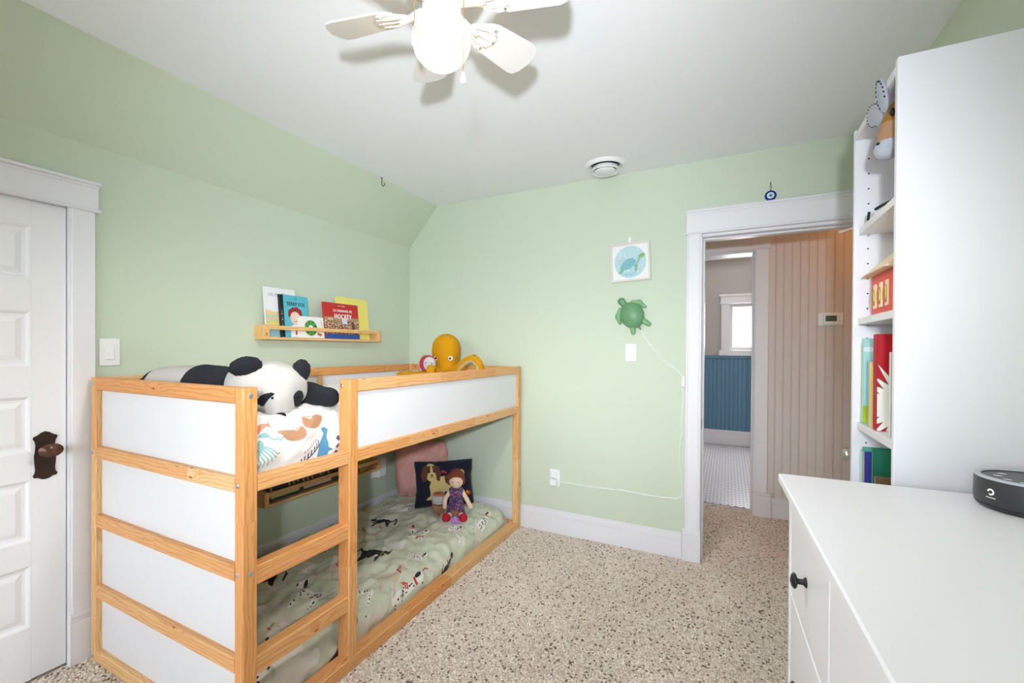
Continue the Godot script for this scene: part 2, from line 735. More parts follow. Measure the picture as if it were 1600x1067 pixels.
func materials() -> void:
	var fine := noise_tex(256, 0.04, 3)
	var grain := noise_tex(256, 0.12, 5, 2)
	mat("green paint", rgb(204, 215, 194), 0.75, null, fine, 0.03, 3.0)
	mat("ceiling paint", rgb(243, 244, 246), 0.85, null, fine, 0.02, 3.0)
	mat("trim paint", rgb(233, 232, 235), 0.42, null, fine, 0.015, 4.0)
	mat("door paint", rgb(240, 240, 242), 0.45, null, fine, 0.02, 4.0)
	mat("taupe paint", rgb(218, 210, 203), 0.6, null, fine, 0.02, 3.0)
	mat("grey wall paint", rgb(186, 180, 174), 0.7)
	mat("blue paint", rgb(92, 136, 162), 0.5)
	mat("grout", rgb(178, 178, 182), 0.8)
	mat("tile white", rgb(226, 226, 232), 0.3)
	mat("tile dark", rgb(42, 46, 66), 0.3)
	mat("carpet backing", rgb(212, 196, 180), 0.95)
	mat("carpet yarn", Color.WHITE, 0.95)
	var p := mat("pine", Color.WHITE, 0.45, pine_tex())
	p.uv1_scale = Vector3(1.0, 4.0, 1.0)
	var pl := mat("pale pine", Color(1.0, 0.985, 0.93), 0.5, p.albedo_texture)
	pl.uv1_scale = Vector3(1.0, 4.0, 1.0)
	mat("white panel", rgb(231, 231, 233), 0.4)
	mat("white furniture", rgb(230, 230, 235), 0.4, null, fine, 0.006, 4.0)
	mat("white plastic", rgb(242, 242, 242), 0.35)
	mat("black plastic", rgb(30, 31, 33), 0.4)
	mat("painted hole shade", rgb(40, 40, 42), 0.9)  # dark colour painted in for the shade inside small holes
	var st := mat("steel", rgb(205, 205, 205), 0.3)
	st.metallic = 0.9
	var sn := mat("satin nickel", rgb(200, 196, 188), 0.28)
	sn.metallic = 1.0
	var br := mat("dark bronze", rgb(62, 48, 42), 0.38, null, grain, 0.05, 14.0)
	br.metallic = 0.6
	var kb := mat("brown knob", rgb(92, 62, 52), 0.22)
	kb.metallic = 0.35
	var gl := mat("brass", rgb(206, 170, 96), 0.3)
	gl.metallic = 1.0
	var g := mat("window glass", Color(1, 1, 1, 0.06), 0.02)
	g.transparency = BaseMaterial3D.TRANSPARENCY_ALPHA
	var globe := mat("lit globe", rgb(255, 250, 240), 0.4)
	globe.emission_enabled = true
	globe.emission = Color(1.0, 0.94, 0.84)
	globe.emission_energy_multiplier = 1.05
	var flash := mat("flash lamp", rgb(250, 250, 250), 0.4)
	flash.emission_enabled = true
	flash.emission = Color(1, 1, 1)
	flash.emission_energy_multiplier = 1.5

func room_shell() -> void:
	var g: Material = M["green paint"]
	var s := new_st()
	cbox(s, Vector3(-0.2, -0.12, -1.2), Vector3(4.3, -0.002, ZN + 0.15))
	struct("floor", s, M["carpet backing"])
	s = new_st()
	# four slabs round the opening of the air duct
	var vx := 1.655
	var vz := 0.205
	cbox(s, Vector3(XS - 0.02, H, -0.12), Vector3(vx - 0.084, H + 0.12, ZN + 0.15))
	cbox(s, Vector3(vx + 0.084, H, -0.12), Vector3(3.12, H + 0.12, ZN + 0.15))
	cbox(s, Vector3(vx - 0.084, H, -0.12), Vector3(vx + 0.084, H + 0.12, vz - 0.084))
	cbox(s, Vector3(vx - 0.084, H, vz + 0.084), Vector3(vx + 0.084, H + 0.12, ZN + 0.15))
	struct("ceiling", s, M["ceiling paint"])
	# left wall with the opening of the closed door
	s = new_st()
	cbox(s, Vector3(-0.14, 0, -0.12), Vector3(0, HS, 2.19))
	cbox(s, Vector3(-0.14, 1.845, 2.19), Vector3(0, HS, 2.98))
	cbox(s, Vector3(-0.14, 0, 2.98), Vector3(0, HS, ZN + 0.15))
	cbox(s, Vector3(-0.2, 0, 2.1), Vector3(-0.14, HS, 3.1))
	struct("wall_left", s, g)
	s = new_st()
	var o := PackedVector2Array([Vector2(0, HS), Vector2(XS, H), Vector2(XS, H + 0.12), Vector2(-0.14, HS + 0.12), Vector2(-0.14, HS)])
	extrude(s, o, ZN + 0.27, Transform3D(Basis.IDENTITY, Vector3(0, 0, -0.12)))
	struct("wall_slope", s, g)
	# back wall with the doorway
	s = new_st()
	cbox(s, Vector3(-0.14, 0, -0.12), Vector3(2.175, 2.5, 0))
	cbox(s, Vector3(2.175, 1.975, -0.12), Vector3(2.965, 2.5, 0))
	cbox(s, Vector3(2.965, 0, -0.12), Vector3(3.12, 2.5, 0))
	struct("wall_back", s, g)
	s = new_st()
	cbox(s, Vector3(WR, 0, 0), Vector3(WR + 0.13, H + 0.1, ZN + 0.15))
	struct("wall_right", s, g)
	# near wall with the window behind the camera
	var wx0 := 0.3
	var wx1 := 2.3
	var wy0 := 0.6
	var wy1 := 2.12
	s = new_st()
	cbox(s, Vector3(-0.14, 0, ZN), Vector3(wx0, H + 0.1, ZN + 0.14))
	cbox(s, Vector3(wx1, 0, ZN), Vector3(WR, H + 0.1, ZN + 0.14))
	cbox(s, Vector3(wx0, 0, ZN), Vector3(wx1, wy0, ZN + 0.14))
	cbox(s, Vector3(wx0, wy1, ZN), Vector3(wx1, H + 0.1, ZN + 0.14))
	struct("wall_near", s, g)
	var w := Node3D.new()
	w.name = "window_1"
	w.set_meta("kind", "structure")
	add_child(w)
	s = new_st()
	for x: float in [wx0, (wx0 + wx1) / 2 - 0.025, wx1 - 0.05]:
		cbox(s, Vector3(x, wy0, ZN + 0.05), Vector3(x + 0.05, wy1, ZN + 0.09), 0.004)
	for y: float in [wy0, (wy0 + wy1) / 2 - 0.025, wy1 - 0.05]:
		cbox(s, Vector3(wx0 + 0.05, y, ZN + 0.051), Vector3(wx1 - 0.05, y + 0.05, ZN + 0.089), 0.004)
	obj("window_frame", s, M["trim paint"], w)
	s = new_st()
	cbox(s, Vector3(wx0 + 0.03, wy0 + 0.03, ZN + 0.068), Vector3(wx1 - 0.03, wy1 - 0.03, ZN + 0.072))
	obj("window_glass", s, M["window glass"], w)
	s = new_st()
	cbox(s, Vector3(wx0 - 0.1, wy0 - 0.08, ZN - 0.02), Vector3(wx0, wy1 + 0.1, ZN), 0.003)
	cbox(s, Vector3(wx1, wy0 - 0.08, ZN - 0.02), Vector3(wx1 + 0.1, wy1 + 0.1, ZN), 0.003)
	cbox(s, Vector3(wx0 - 0.1, wy1, ZN - 0.021), Vector3(wx1 + 0.1, wy1 + 0.1, ZN), 0.003)
	cbox(s, Vector3(wx0 - 0.12, wy0 - 0.04, ZN - 0.05), Vector3(wx1 + 0.12, wy0, ZN + 0.05), 0.004)
	obj("window_casing", s, M["trim paint"], w)

# baseboard along x (axis 0) or z (axis 2), profile towards dir
func baseboard(called: String, axis: int, from: float, to: float, at: float, dir: float, h := 0.16) -> void:
	var s := new_st()
	for k: Array in [[0.0, h - 0.045, 0.015], [h - 0.045, h - 0.03, 0.011], [h - 0.03, h - 0.008, 0.014], [h - 0.008, h, 0.009]]:
		var a := at
		var b: float = at + dir * k[2]
		if axis == 0:
			cbox(s, Vector3(from, k[0], minf(a, b)), Vector3(to, k[1], maxf(a, b)), 0.002)
		else:
			cbox(s, Vector3(minf(a, b), k[0], from), Vector3(maxf(a, b), k[1], to), 0.002)
	struct(called, s, M["trim paint"])

func doors_and_trim() -> void:
	var tp: Material = M["trim paint"]
	baseboard("baseboard_left", 2, 0.0, 2.13, 0.0, 1.0)
	baseboard("baseboard_left_near", 2, 3.07, ZN, 0.0, 1.0)
	baseboard("baseboard_back", 0, 0.016, 2.09, 0.0, 1.0)
	baseboard("baseboard_right", 2, 0.09, ZN, WR, -1.0)
	# ---- doorway in the back wall
	var s := new_st()
	cbox(s, Vector3(2.105, 0.19, 0), Vector3(2.19, 1.98, 0.019), 0.003)
	cbox(s, Vector3(2.112, 0.19, 0.017), Vector3(2.118, 1.98, 0.0215), 0.002)
	cbox(s, Vector3(2.174, 0.19, 0.017), Vector3(2.18, 1.98, 0.0215), 0.002)
	struct("trim_1", s, tp)
	s = new_st()
	for x: Array in [[2.092, 2.194]]:
		cbox(s, Vector3(x[0], 0, 0), Vector3(x[1], 0.165, 0.026), 0.002)
		cbox(s, Vector3(x[0], 0.165, 0), Vector3(x[1], 0.178, 0.022), 0.002)
		cbox(s, Vector3(x[0], 0.178, 0), Vector3(x[1], 0.195, 0.026), 0.003)
	struct("trim_2", s, tp)
	s = new_st()
	cbox(s, Vector3(2.103, 1.985, 0), Vector3(2.988, 2.096, 0.022), 0.002)
	cbox(s, Vector3(2.092, 1.974, 0), Vector3(2.989, 1.987, 0.032), 0.004)
	cbox(s, Vector3(2.101, 2.090, 0), Vector3(2.989, 2.106, 0.027), 0.003)
	cbox(s, Vector3(2.099, 2.104, 0), Vector3(2.989, 2.119, 0.033), 0.003)
	struct("trim_3", s, tp)
	# jamb and stops
	s = new_st()
	cbox(s, Vector3(2.175, 0, -0.125), Vector3(2.193, 1.975, 0.004), 0.002)
	cbox(s, Vector3(2.193, 0, -0.10), Vector3(2.204, 1.96, -0.045), 0.002)
	cbox(s, Vector3(2.955, 0, -0.125), Vector3(2.975, 1.975, 0.004), 0.002)
	cbox(s, Vector3(2.193, 1.957, -0.125), Vector3(2.955, 1.975, 0.004), 0.002)
	cbox(s, Vector3(2.204, 1.946, -0.10), Vector3(2.955, 1.957, -0.045), 0.002)
	struct("trim_4", s, tp)
	s = new_st()
	cbox(s, Vector3(2.1925, 0.80, -0.03), Vector3(2.1945, 0.86, -0.005), 0.0005)
	obj("strike_plate", s, M["dark bronze"], get_node("trim_4"))
	# ---- open bedroom door behind the bookcase
	var d := Node3D.new()
	d.name = "door_2"
	d.set_meta("kind", "structure")
	d.position = Vector3(2.968, 0, 0.035)
	d.rotation.y = deg_to_rad(-9.5)
	add_child(d)
	panel_door(d, 0.745, 1.94, 0.035)
	s = new_st()
	lathe(s, [Vector2(0, 0), Vector2(0.027, 0), Vector2(0.027, 0.005), Vector2(0.012, 0.009), Vector2(0.01, 0.03), Vector2(0.016, 0.036), Vector2(0.027, 0.047), Vector2(0.029, 0.06), Vector2(0.023, 0.072), Vector2(0.01, 0.078), Vector2(0, 0.079)], 24, Transform3D(Basis(Vector3(0, 0, 1), PI / 2), Vector3(-0.035, 0.85, 0.635)))
	obj("door_knob", s, M["satin nickel"], d)
	s = new_st()
	tube(s, [Vector3(-0.035, 1.86, 0.30), Vector3(-0.06, 1.86, 0.3), Vector3(-0.10, 1.85, 0.3), Vector3(-0.125, 1.845, 0.3)], [0.006, 0.005, 0.005, 0.006], 8)
	lathe(s, [Vector2(0, 0), Vector2(0.014, 0), Vector2(0.012, 0.006), Vector2(0, 0.007)], 14, Transform3D(Basis(Vector3(0, 0, 1), PI / 2), Vector3(-0.035, 1.86, 0.30)))
	obj("coat_hook", s, M["white plastic"], d)
	# ---- closed five-panel door in the left wall
	d = Node3D.new()
	d.name = "door_1"
	d.set_meta("kind", "structure")
	d.position = Vector3(-0.008, 0, 2.197)
	add_child(d)
	panel_door(d, 0.77, 1.835, 0.035)
	var pts := PackedVector2Array()
	for q: Array in [[0, 1.0], [0.35, 0.95], [0.62, 0.86], [0.95, 0.80], [1.0, 0.72], [0.86, 0.62], [0.78, 0.45], [0.82, 0.2], [0.9, 0.0], [0.86, -0.3], [0.8, -0.55], [0.84, -0.7], [1.0, -0.8], [0.92, -0.88], [0.6, -0.9], [0.3, -0.98], [0, -1.0]]:
		pts.append(Vector2(q[0] * 0.036, q[1] * 0.093))
	var n := pts.size()
	for i in range(n - 2, 0, -1):
		pts.append(Vector2(-pts[i].x, pts[i].y))
	s = new_st()
	extrude(s, pts, 0.004, Transform3D(Basis(Vector3.UP, PI / 2), Vector3(0, 0.858, 0.064)))
	var plate := obj("knob_plate", s, M["dark bronze"], d)
	s = new_st()
	lathe(s, [Vector2(0, 0), Vector2(0.015, 0), Vector2(0.014, 0.012), Vector2(0.010, 0.02), Vector2(0.010, 0.036), Vector2(0.02, 0.04), Vector2(0.032, 0.046), Vector2(0.034, 0.052), Vector2(0.026, 0.058), Vector2(0.018, 0.064), Vector2(0.008, 0.069), Vector2(0, 0.070)], 28, Transform3D(Basis(Vector3(0, 0, 1), -PI / 2) * Basis.from_scale(Vector3(0.78, 1, 1.1)), Vector3(0.004, 0.882, 0.064)))
	obj("door_knob", s, M["brown knob"], plate)
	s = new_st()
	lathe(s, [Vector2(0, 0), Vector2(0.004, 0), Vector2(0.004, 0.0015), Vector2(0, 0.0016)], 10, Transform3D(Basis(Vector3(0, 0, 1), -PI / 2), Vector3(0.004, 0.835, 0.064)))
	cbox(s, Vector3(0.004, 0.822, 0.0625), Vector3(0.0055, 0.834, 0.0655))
	obj("keyhole_shade", s, M["painted hole shade"], plate)  # solid dark inset, the keyhole's shade is only its colour
	# casing of that door
	s = new_st()
	cbox(s, Vector3(0, 0.2, 2.112), Vector3(0.02, 1.84, 2.19), 0.003)
	cbox(s, Vector3(-0.03, 0.0, 2.186), Vector3(0.012, 1.84, 2.195), 0.002)
	cbox(s, Vector3(0, 0.2, 2.98), Vector3(0.02, 1.84, 3.06), 0.003)
	struct("trim_5", s, tp)
	s = new_st()
	for z: Array in [[2.112, 2.198], [2.975, 3.065]]:
		cbox(s, Vector3(0, 0, z[0]), Vector3(0.026, 0.17, z[1]), 0.002)
		cbox(s, Vector3(0, 0.17, z[0]), Vector3(0.022, 0.186, z[1]), 0.002)
		cbox(s, Vector3(0, 0.186, z[0]), Vector3(0.026, 0.205, z[1]), 0.003)
	struct("trim_6", s, tp)
	s = new_st()
	cbox(s, Vector3(0, 1.843, 2.102), Vector3(0.022, 1.935, 3.07), 0.002)
	cbox(s, Vector3(0, 1.833, 2.094), Vector3(0.032, 1.845, 3.078), 0.004)
	cbox(s, Vector3(0, 1.930, 2.1), Vector3(0.026, 1.944, 3.072), 0.003)
	cbox(s, Vector3(0, 1.942, 2.095), Vector3(0.036, 1.955, 3.078), 0.003)
	struct("trim_7", s, tp)

# door slab in local axes: width along +z from 0, face towards +x at x = 0, five stacked raised panels
func panel_door(d: Node3D, w: float, h: float, t: float) -> void:
	var m: Material = M["door paint"]
	var s := new_st()
	var st := 0.105
	cbox(s, Vector3(-t, 0.008, 0), Vector3(0, h, st), 0.002)
	cbox(s, Vector3(-t, 0.008, w - st), Vector3(0, h, w), 0.002)
	var k := h / 1.835
	var rails := [[0.008, 0.209], [0.439, 0.539], [0.771 - 0.002, 0.876 - 0.002], [1.09, 1.205], [1.414, 1.535], [1.739, 1.835]]
	var lv := [[0.008, 0.209], [0.444, 0.539 + 0.0], [0.771, 0.876], [1.09, 1.205], [1.414, 1.535], [1.739, 1.835]]
	var tops := []
	var y0 := [0.209, 0.539, 0.876, 1.205, 1.535]
	var y1 := [0.444, 0.771, 1.09, 1.414, 1.739]
	# rails between panels
	var edges := [0.008]
	for i in 5:
		edges.append(y0[i] * k)
		edges.append(y1[i] * k)
	edges.append(h)
	for i in range(0, edges.size(), 2):
		cbox(s, Vector3(-t + 0.0005, edges[i], st), Vector3(-0.0002, edges[i + 1], w - st), 0.0)
	obj("door_frame", s, m, d)
	for i in 5:
		s = new_st()
		var a: float = y0[i] * k
		var b: float = y1[i] * k
		for side: float in [0.0, 1.0]:
			var mir := Transform3D.IDENTITY if side == 0.0 else Transform3D(Basis.from_scale(Vector3(-1, 1, 1)), Vector3(-t, 0, 0))
			# moulding slope, flat field, raised centre
			var ring := func(ins: float, x: float) -> Array:
				return [mir * Vector3(x, a + ins, st + ins), mir * Vector3(x, b - ins, st + ins), mir * Vector3(x, b - ins, w - st - ins), mir * Vector3(x, a + ins, w - st - ins)]
			var steps := [[0.0, -0.0005], [0.006, -0.004], [0.012, -0.012], [0.022, -0.0125], [0.040, -0.006], [0.042, -0.0055]]
			for q in steps.size() - 1:
				var r0: Array = ring.call(steps[q][0], steps[q][1])
				var r1: Array = ring.call(steps[q + 1][0], steps[q + 1][1])
				for e in 4:
					var n: Vector3 = (r1[e] - r0[e]).cross(r0[(e + 1) % 4] - r0[e]).normalized()
					if n.x * (1.0 if side == 0.0 else -1.0) < 0:
						n = -n
					face(s, [r0[e], r0[(e + 1) % 4], r1[(e + 1) % 4], r1[e]], n)
			face(s, ring.call(0.042, -0.0055), Vector3(1 if side == 0.0 else -1, 0, 0))
		obj("door_panel", s, m, d)

func hall_and_bathroom() -> void:
	var tp: Material = M["trim paint"]
	var tau: Material = M["taupe paint"]
	var gw: Material = M["grey wall paint"]
	# hall
	var s := new_st()
	cbox(s, Vector3(1.0, 0, -1.20), Vector3(1.74, 2.6, -1.065))
	cbox(s, Vector3(1.74, 2.055, -1.20), Vector3(2.52, 2.6, -1.065))
	cbox(s, Vector3(2.52, 0, -1.20), Vector3(4.3, 2.6, -1.078))
	var far := struct("wall_hall_far", s, tau)
	s = new_st()
	cbox(s, Vector3(0.9, 0, -1.2), Vector3(1.0, 2.6, -0.12))
	struct("wall_hall_left", s, tau)
	s = new_st()
	cbox(s, Vector3(4.2, 0, -1.2), Vector3(4.3, 2.6, -0.0))
	struct("wall_hall_right", s, tau)
	s = new_st()
	cbox(s, Vector3(3.12, 0, -0.12), Vector3(4.3, 2.6, 0.0))
	struct("wall_hall_near", s, tau)
	s = new_st()
	cbox(s, Vector3(0.9, 2.45, -1.2), Vector3(4.3, 2.6, -0.12))
	struct("ceiling_hall", s, M["ceiling paint"])
	# beaded boards
	s = new_st()
	var bw := 0.0515
	cbox(s, Vector3(0, 0.15, -1.078), Vector3(bw - 0.0072, 2.45, -1.065), 0.0012)
	for q: Vector2 in [Vector2(bw - 0.0037, 0.0036)]:
		tube(s, [Vector3(q.x, 0.15, -1.0690), Vector3(q.x, 2.45, -1.0690)], q.y, 10)
	var bm := s.commit()
	var x := 2.60
	while x < 4.15:
		share("plank", bm, tau, far, Transform3D(Basis.IDENTITY, Vector3(x, 0, 0)))
		x += bw
	baseboard("baseboard_hall", 0, 2.628, 4.2, -1.066, 1.0, 0.152)
	# casing of the bathroom doorway
	s = new_st()
	cbox(s, Vector3(2.512, 0.18, -1.078), Vector3(2.602, 2.058, -1.044), 0.003)
	cbox(s, Vector3(1.66, 0.18, -1.078), Vector3(1.748, 2.058, -1.044), 0.003)
	struct("trim_8", s, tp)
	s = new_st()
	cbox(s, Vector3(2.508, 0, -1.078), Vector3(2.63, 0.165, -1.036), 0.003)
	cbox(s, Vector3(2.508, 0.165, -1.078), Vector3(2.63, 0.184, -1.038), 0.004)
	cbox(s, Vector3(1.64, 0, -1.078), Vector3(1.752, 0.184, -1.036), 0.003)
	struct("trim_9", s, tp)
	s = new_st()
	cbox(s, Vector3(1.655, 2.066, -1.078), Vector3(2.607, 2.17, -1.042), 0.002)
	cbox(s, Vector3(1.645, 2.054, -1.078), Vector3(2.617, 2.068, -1.034), 0.004)
	struct("trim_10", s, tp)
	s = new_st()
	cbox(s, Vector3(2.505, 0, -1.21), Vector3(2.522, 2.055, -1.06), 0.002)
	cbox(s, Vector3(2.494, 0, -1.17), Vector3(2.506, 2.04, -1.13), 0.002)
	cbox(s, Vector3(1.738, 0, -1.21), Vector3(1.755, 2.055, -1.06), 0.002)
	cbox(s, Vector3(1.75, 2.038, -1.21), Vector3(2.51, 2.058, -1.06), 0.002)
	struct("trim_11", s, tp)
	# hall lamp, out of sight to the right
	var lamp := thing("hall_ceiling_lamp", "small warm glass ceiling lamp lighting the hallway beyond the doorway", "lamp", Vector3(3.5, 2.45, -0.62))
	s = new_st()
	lathe(s, [Vector2(0, -0.03), Vector2(0.07, -0.03), Vector2(0.075, 0), Vector2(0, 0)], 20)
	obj("lamp_base", s, M["brass"], lamp)
	s = new_st()
	lathe(s, [Vector2(0, -0.15), Vector2(0.05, -0.14), Vector2(0.08, -0.10), Vector2(0.085, -0.06), Vector2(0.065, -0.03), Vector2(0.0, -0.03)], 20)
	var hm: StandardMaterial3D = M["lit globe"].duplicate()
	hm.resource_name = "hall lamp glass"
	hm.emission = Color(1.0, 0.72, 0.42)
	obj("lamp_shade", s, hm, lamp)
	omni("hall_lamp_light", Vector3(0, -0.09, 0), HALL_LAMP, Color(1.0, 0.67, 0.36), 0.05, lamp)
	# bathroom
	s = new_st()
	cbox(s, Vector3(0.9, 0, -4.02), Vector3(2.343, 2.6, -3.9))
	cbox(s, Vector3(2.95, 0, -4.02), Vector3(3.4, 2.6, -3.9))
	cbox(s, Vector3(2.343, 0, -4.02), Vector3(2.95, 1.28, -3.9))
	cbox(s, Vector3(2.343, 1.90, -4.02), Vector3(2.95, 2.6, -3.9))
	var bf := struct("wall_bathroom_far", s, gw)
	s = new_st()
	cbox(s, Vector3(0.8, 0, -4.02), Vector3(0.9, 2.6, -1.2))
	struct("wall_bathroom_left", s, gw)
	s = new_st()
	cbox(s, Vector3(3.3, 0, -4.02), Vector3(3.4, 2.6, -1.2))
	struct("wall_bathroom_right", s, gw)
	s = new_st()
	cbox(s, Vector3(0.8, 2.5, -4.02), Vector3(3.4, 2.62, -1.2))
	struct("ceiling_bathroom", s, M["ceiling paint"])
	s = new_st()
	cbox(s, Vector3(0.9, -0.1, -4.0), Vector3(3.4, -0.004, -1.2))
	var fl := struct("floor_bathroom", s, M["grout"])
	var wt := new_st()
	var dk := new_st()
	var p := 0.040
	for i in range(-48, 80):
		for j in range(-48, 80):
			var c := Vector3(2.2 + (i - j) * p * 0.7071, -0.004, -1.23 - (i + j) * p * 0.7071)
			if c.x > 3.27 or c.x < 1.4 or c.z < -3.86 or c.z > -1.225:
				continue
			var ring := []
			for k in 8:
				var q := Vector2(cos(TAU * (k + 0.5) / 8), sin(TAU * (k + 0.5) / 8)).rotated(PI / 4) * p * 0.525
				ring.append(c + Vector3(q.x, 0.004, q.y))
			face(wt, ring, Vector3.UP)
			var e := c + Vector3(0, 0.0038, p * 0.7071)
			face(dk, [e + Vector3(0.007, 0, 0.007), e + Vector3(-0.007, 0, 0.007), e + Vector3(-0.007, 0, -0.007), e + Vector3(0.007, 0, -0.007)], Vector3.UP)
	var a := obj("octagon_tiles", wt, M["tile white"], fl)
	a.set_meta("kind", "stuff")
	a = obj("dot_tiles", dk, M["tile dark"], fl)
	a.set_meta("kind", "stuff")
	# wainscot of narrow beaded boards
	s = new_st()
	x = 1.0
	while x < 3.25:
		cbox(s, Vector3(x, 0.19, -3.9), Vector3(x + 0.047, 1.175, -3.888), 0.004)
		x += 0.05
	a = obj("wainscot_boards", s, M["blue paint"], bf)
	a.set_meta("kind", "stuff")
	s = new_st()
	cbox(s, Vector3(0.9, 1.165, -3.9), Vector3(3.3, 1.205, -3.872), 0.006)
	obj("wainscot_rail", s, M["blue paint"], bf)
	baseboard("baseboard_bathroom", 0, 0.9, 3.3, -3.89, 1.0, 0.2)
	var w := Node3D.new()
	w.name = "window_2"
	w.set_meta("kind", "structure")
	add_child(w)
	s = new_st()
	cbox(s, Vector3(2.343, 1.28, -3.97), Vector3(2.385, 1.9, -3.93), 0.003)
	cbox(s, Vector3(2.908, 1.28, -3.97), Vector3(2.95, 1.9, -3.93), 0.003)
	cbox(s, Vector3(2.343, 1.86, -3.97), Vector3(2.95, 1.9, -3.931), 0.003)
	cbox(s, Vector3(2.343, 1.28, -3.97), Vector3(2.95, 1.32, -3.931), 0.003)
	obj("window_frame", s, tp, w)
	s = new_st()
	cbox(s, Vector3(2.38, 1.31, -3.952), Vector3(2.915, 1.87, -3.948))
	obj("window_glass", s, M["window glass"], w)
	s = new_st()
	cbox(s, Vector3(2.245, 1.28, -3.9), Vector3(2.343, 1.905, -3.878), 0.003)
	cbox(s, Vector3(2.95, 1.28, -3.9), Vector3(3.045, 1.905, -3.878), 0.003)
	cbox(s, Vector3(2.235, 1.915, -3.9), Vector3(3.06, 2.005, -3.875), 0.003)
	cbox(s, Vector3(2.215, 2.0, -3.9), Vector3(3.08, 2.03, -3.86), 0.006)
	cbox(s, Vector3(2.225, 1.90, -3.9), Vector3(3.07, 1.917, -3.865), 0.004)
	cbox(s, Vector3(2.22, 1.205, -3.9), Vector3(3.07, 1.28, -3.862), 0.004)
	obj("window_casing", s, tp, w)

func carpet() -> void:
	# cut-pile yarn tufts: far too many to count, one object
	var s := new_st()
	var r := 0.0052
	var h := 0.0062
	var top := Vector3(0, h, 0)
	for i in 5:
		var a := Vector3(cos(TAU * i / 5), 0, sin(TAU * i / 5))
		var b := Vector3(cos(TAU * (i + 1) / 5), 0, sin(TAU * (i + 1) / 5))
		var m0 := a * r + Vector3(0, h * 0.55, 0)
		var m1 := b * r + Vector3(0, h * 0.55, 0)
		tri(s, m0, m1, top, (a + Vector3.UP * 0.6).normalized(), (b + Vector3.UP * 0.6).normalized(), Vector3.UP)
		tri(s, a * r * 0.8, m1, m0, a, b, a)
	var zones := [Rect2(1.0, 0.0, 1.99, 3.6), Rect2(0.0, 2.12, 1.0, 1.5), Rect2(2.19, -1.19, 0.80, 1.19), Rect2(1.7, -1.19, 0.49, 1.06)]
	var sp := 0.0078
	var tones := [[0.74, 0.635, 0.535], [0.82, 0.73, 0.635], [0.62, 0.515, 0.425], [0.87, 0.80, 0.72], [0.20, 0.15, 0.115]]
	var pick := [0, 0, 0, 0, 0, 1, 1, 1, 1, 1, 2, 2, 2, 3, 3, 4]
	var buf := PackedFloat32Array()
	var tone := FastNoiseLite.new()
	tone.seed = 5
	tone.frequency = 1.3
	var count := 0
	for z: Rect2 in zones:
		var nx := int(z.size.x / sp)
		var nz := int(z.size.y / sp)
		for i in nx:
			for j in nz:
				var x := z.position.x + (i + 0.5 + rng.randf_range(-0.45, 0.45)) * sp
				var y := z.position.y + (j + 0.5 + rng.randf_range(-0.45, 0.45)) * sp
				var q := rng.randf_range(0.8, 1.25)
				var ang := rng.randf() * TAU
				var c := cos(ang) * q
				var d := sin(ang) * q
				var t: Array = tones[pick[rng.randi() % 16]]
				var k := rng.randf_range(0.92, 1.08) * (1.0 + 0.08 * tone.get_noise_2d(x, y))
				var hh := q * rng.randf_range(0.8, 1.2)
				var lx := rng.randf_range(-0.35, 0.35)
				var lz := rng.randf_range(-0.35, 0.35)
				buf.append_array(PackedFloat32Array([c, lx, d, x, 0.0, hh, 0.0, -0.003, -d, lz, c, y, t[0] * k, t[1] * k, t[2] * k, 1.0]))
				count += 1
	var mm := MultiMesh.new()
	mm.transform_format = MultiMesh.TRANSFORM_3D
	mm.use_colors = true
	mm.mesh = s.commit()
	mm.instance_count = count
	mm.buffer = buf
	var o := MultiMeshInstance3D.new()
	o.multimesh = mm
	o.material_override = M["carpet yarn"]
	put("carpet_pile", o)
	o.set_meta("kind", "stuff")
	tag(o, "speckled beige cut-pile carpet covering the bedroom and hallway floor", "carpet")

# ------------------------------------------------------------------ bunk bed
const BX := 0.035
const BZ := 0.035
const BW := 0.99
const BL := 2.10

func bolt_mesh() -> Mesh:
	var s := new_st()
	lathe(s, [Vector2(0, 0), Vector2(0.0085, 0), Vector2(0.0085, 0.0015), Vector2(0.006, 0.003), Vector2(0.003, 0.0032), Vector2(0.0025, 0.0016), Vector2(0, 0.0015)], 14)
	return s.commit()

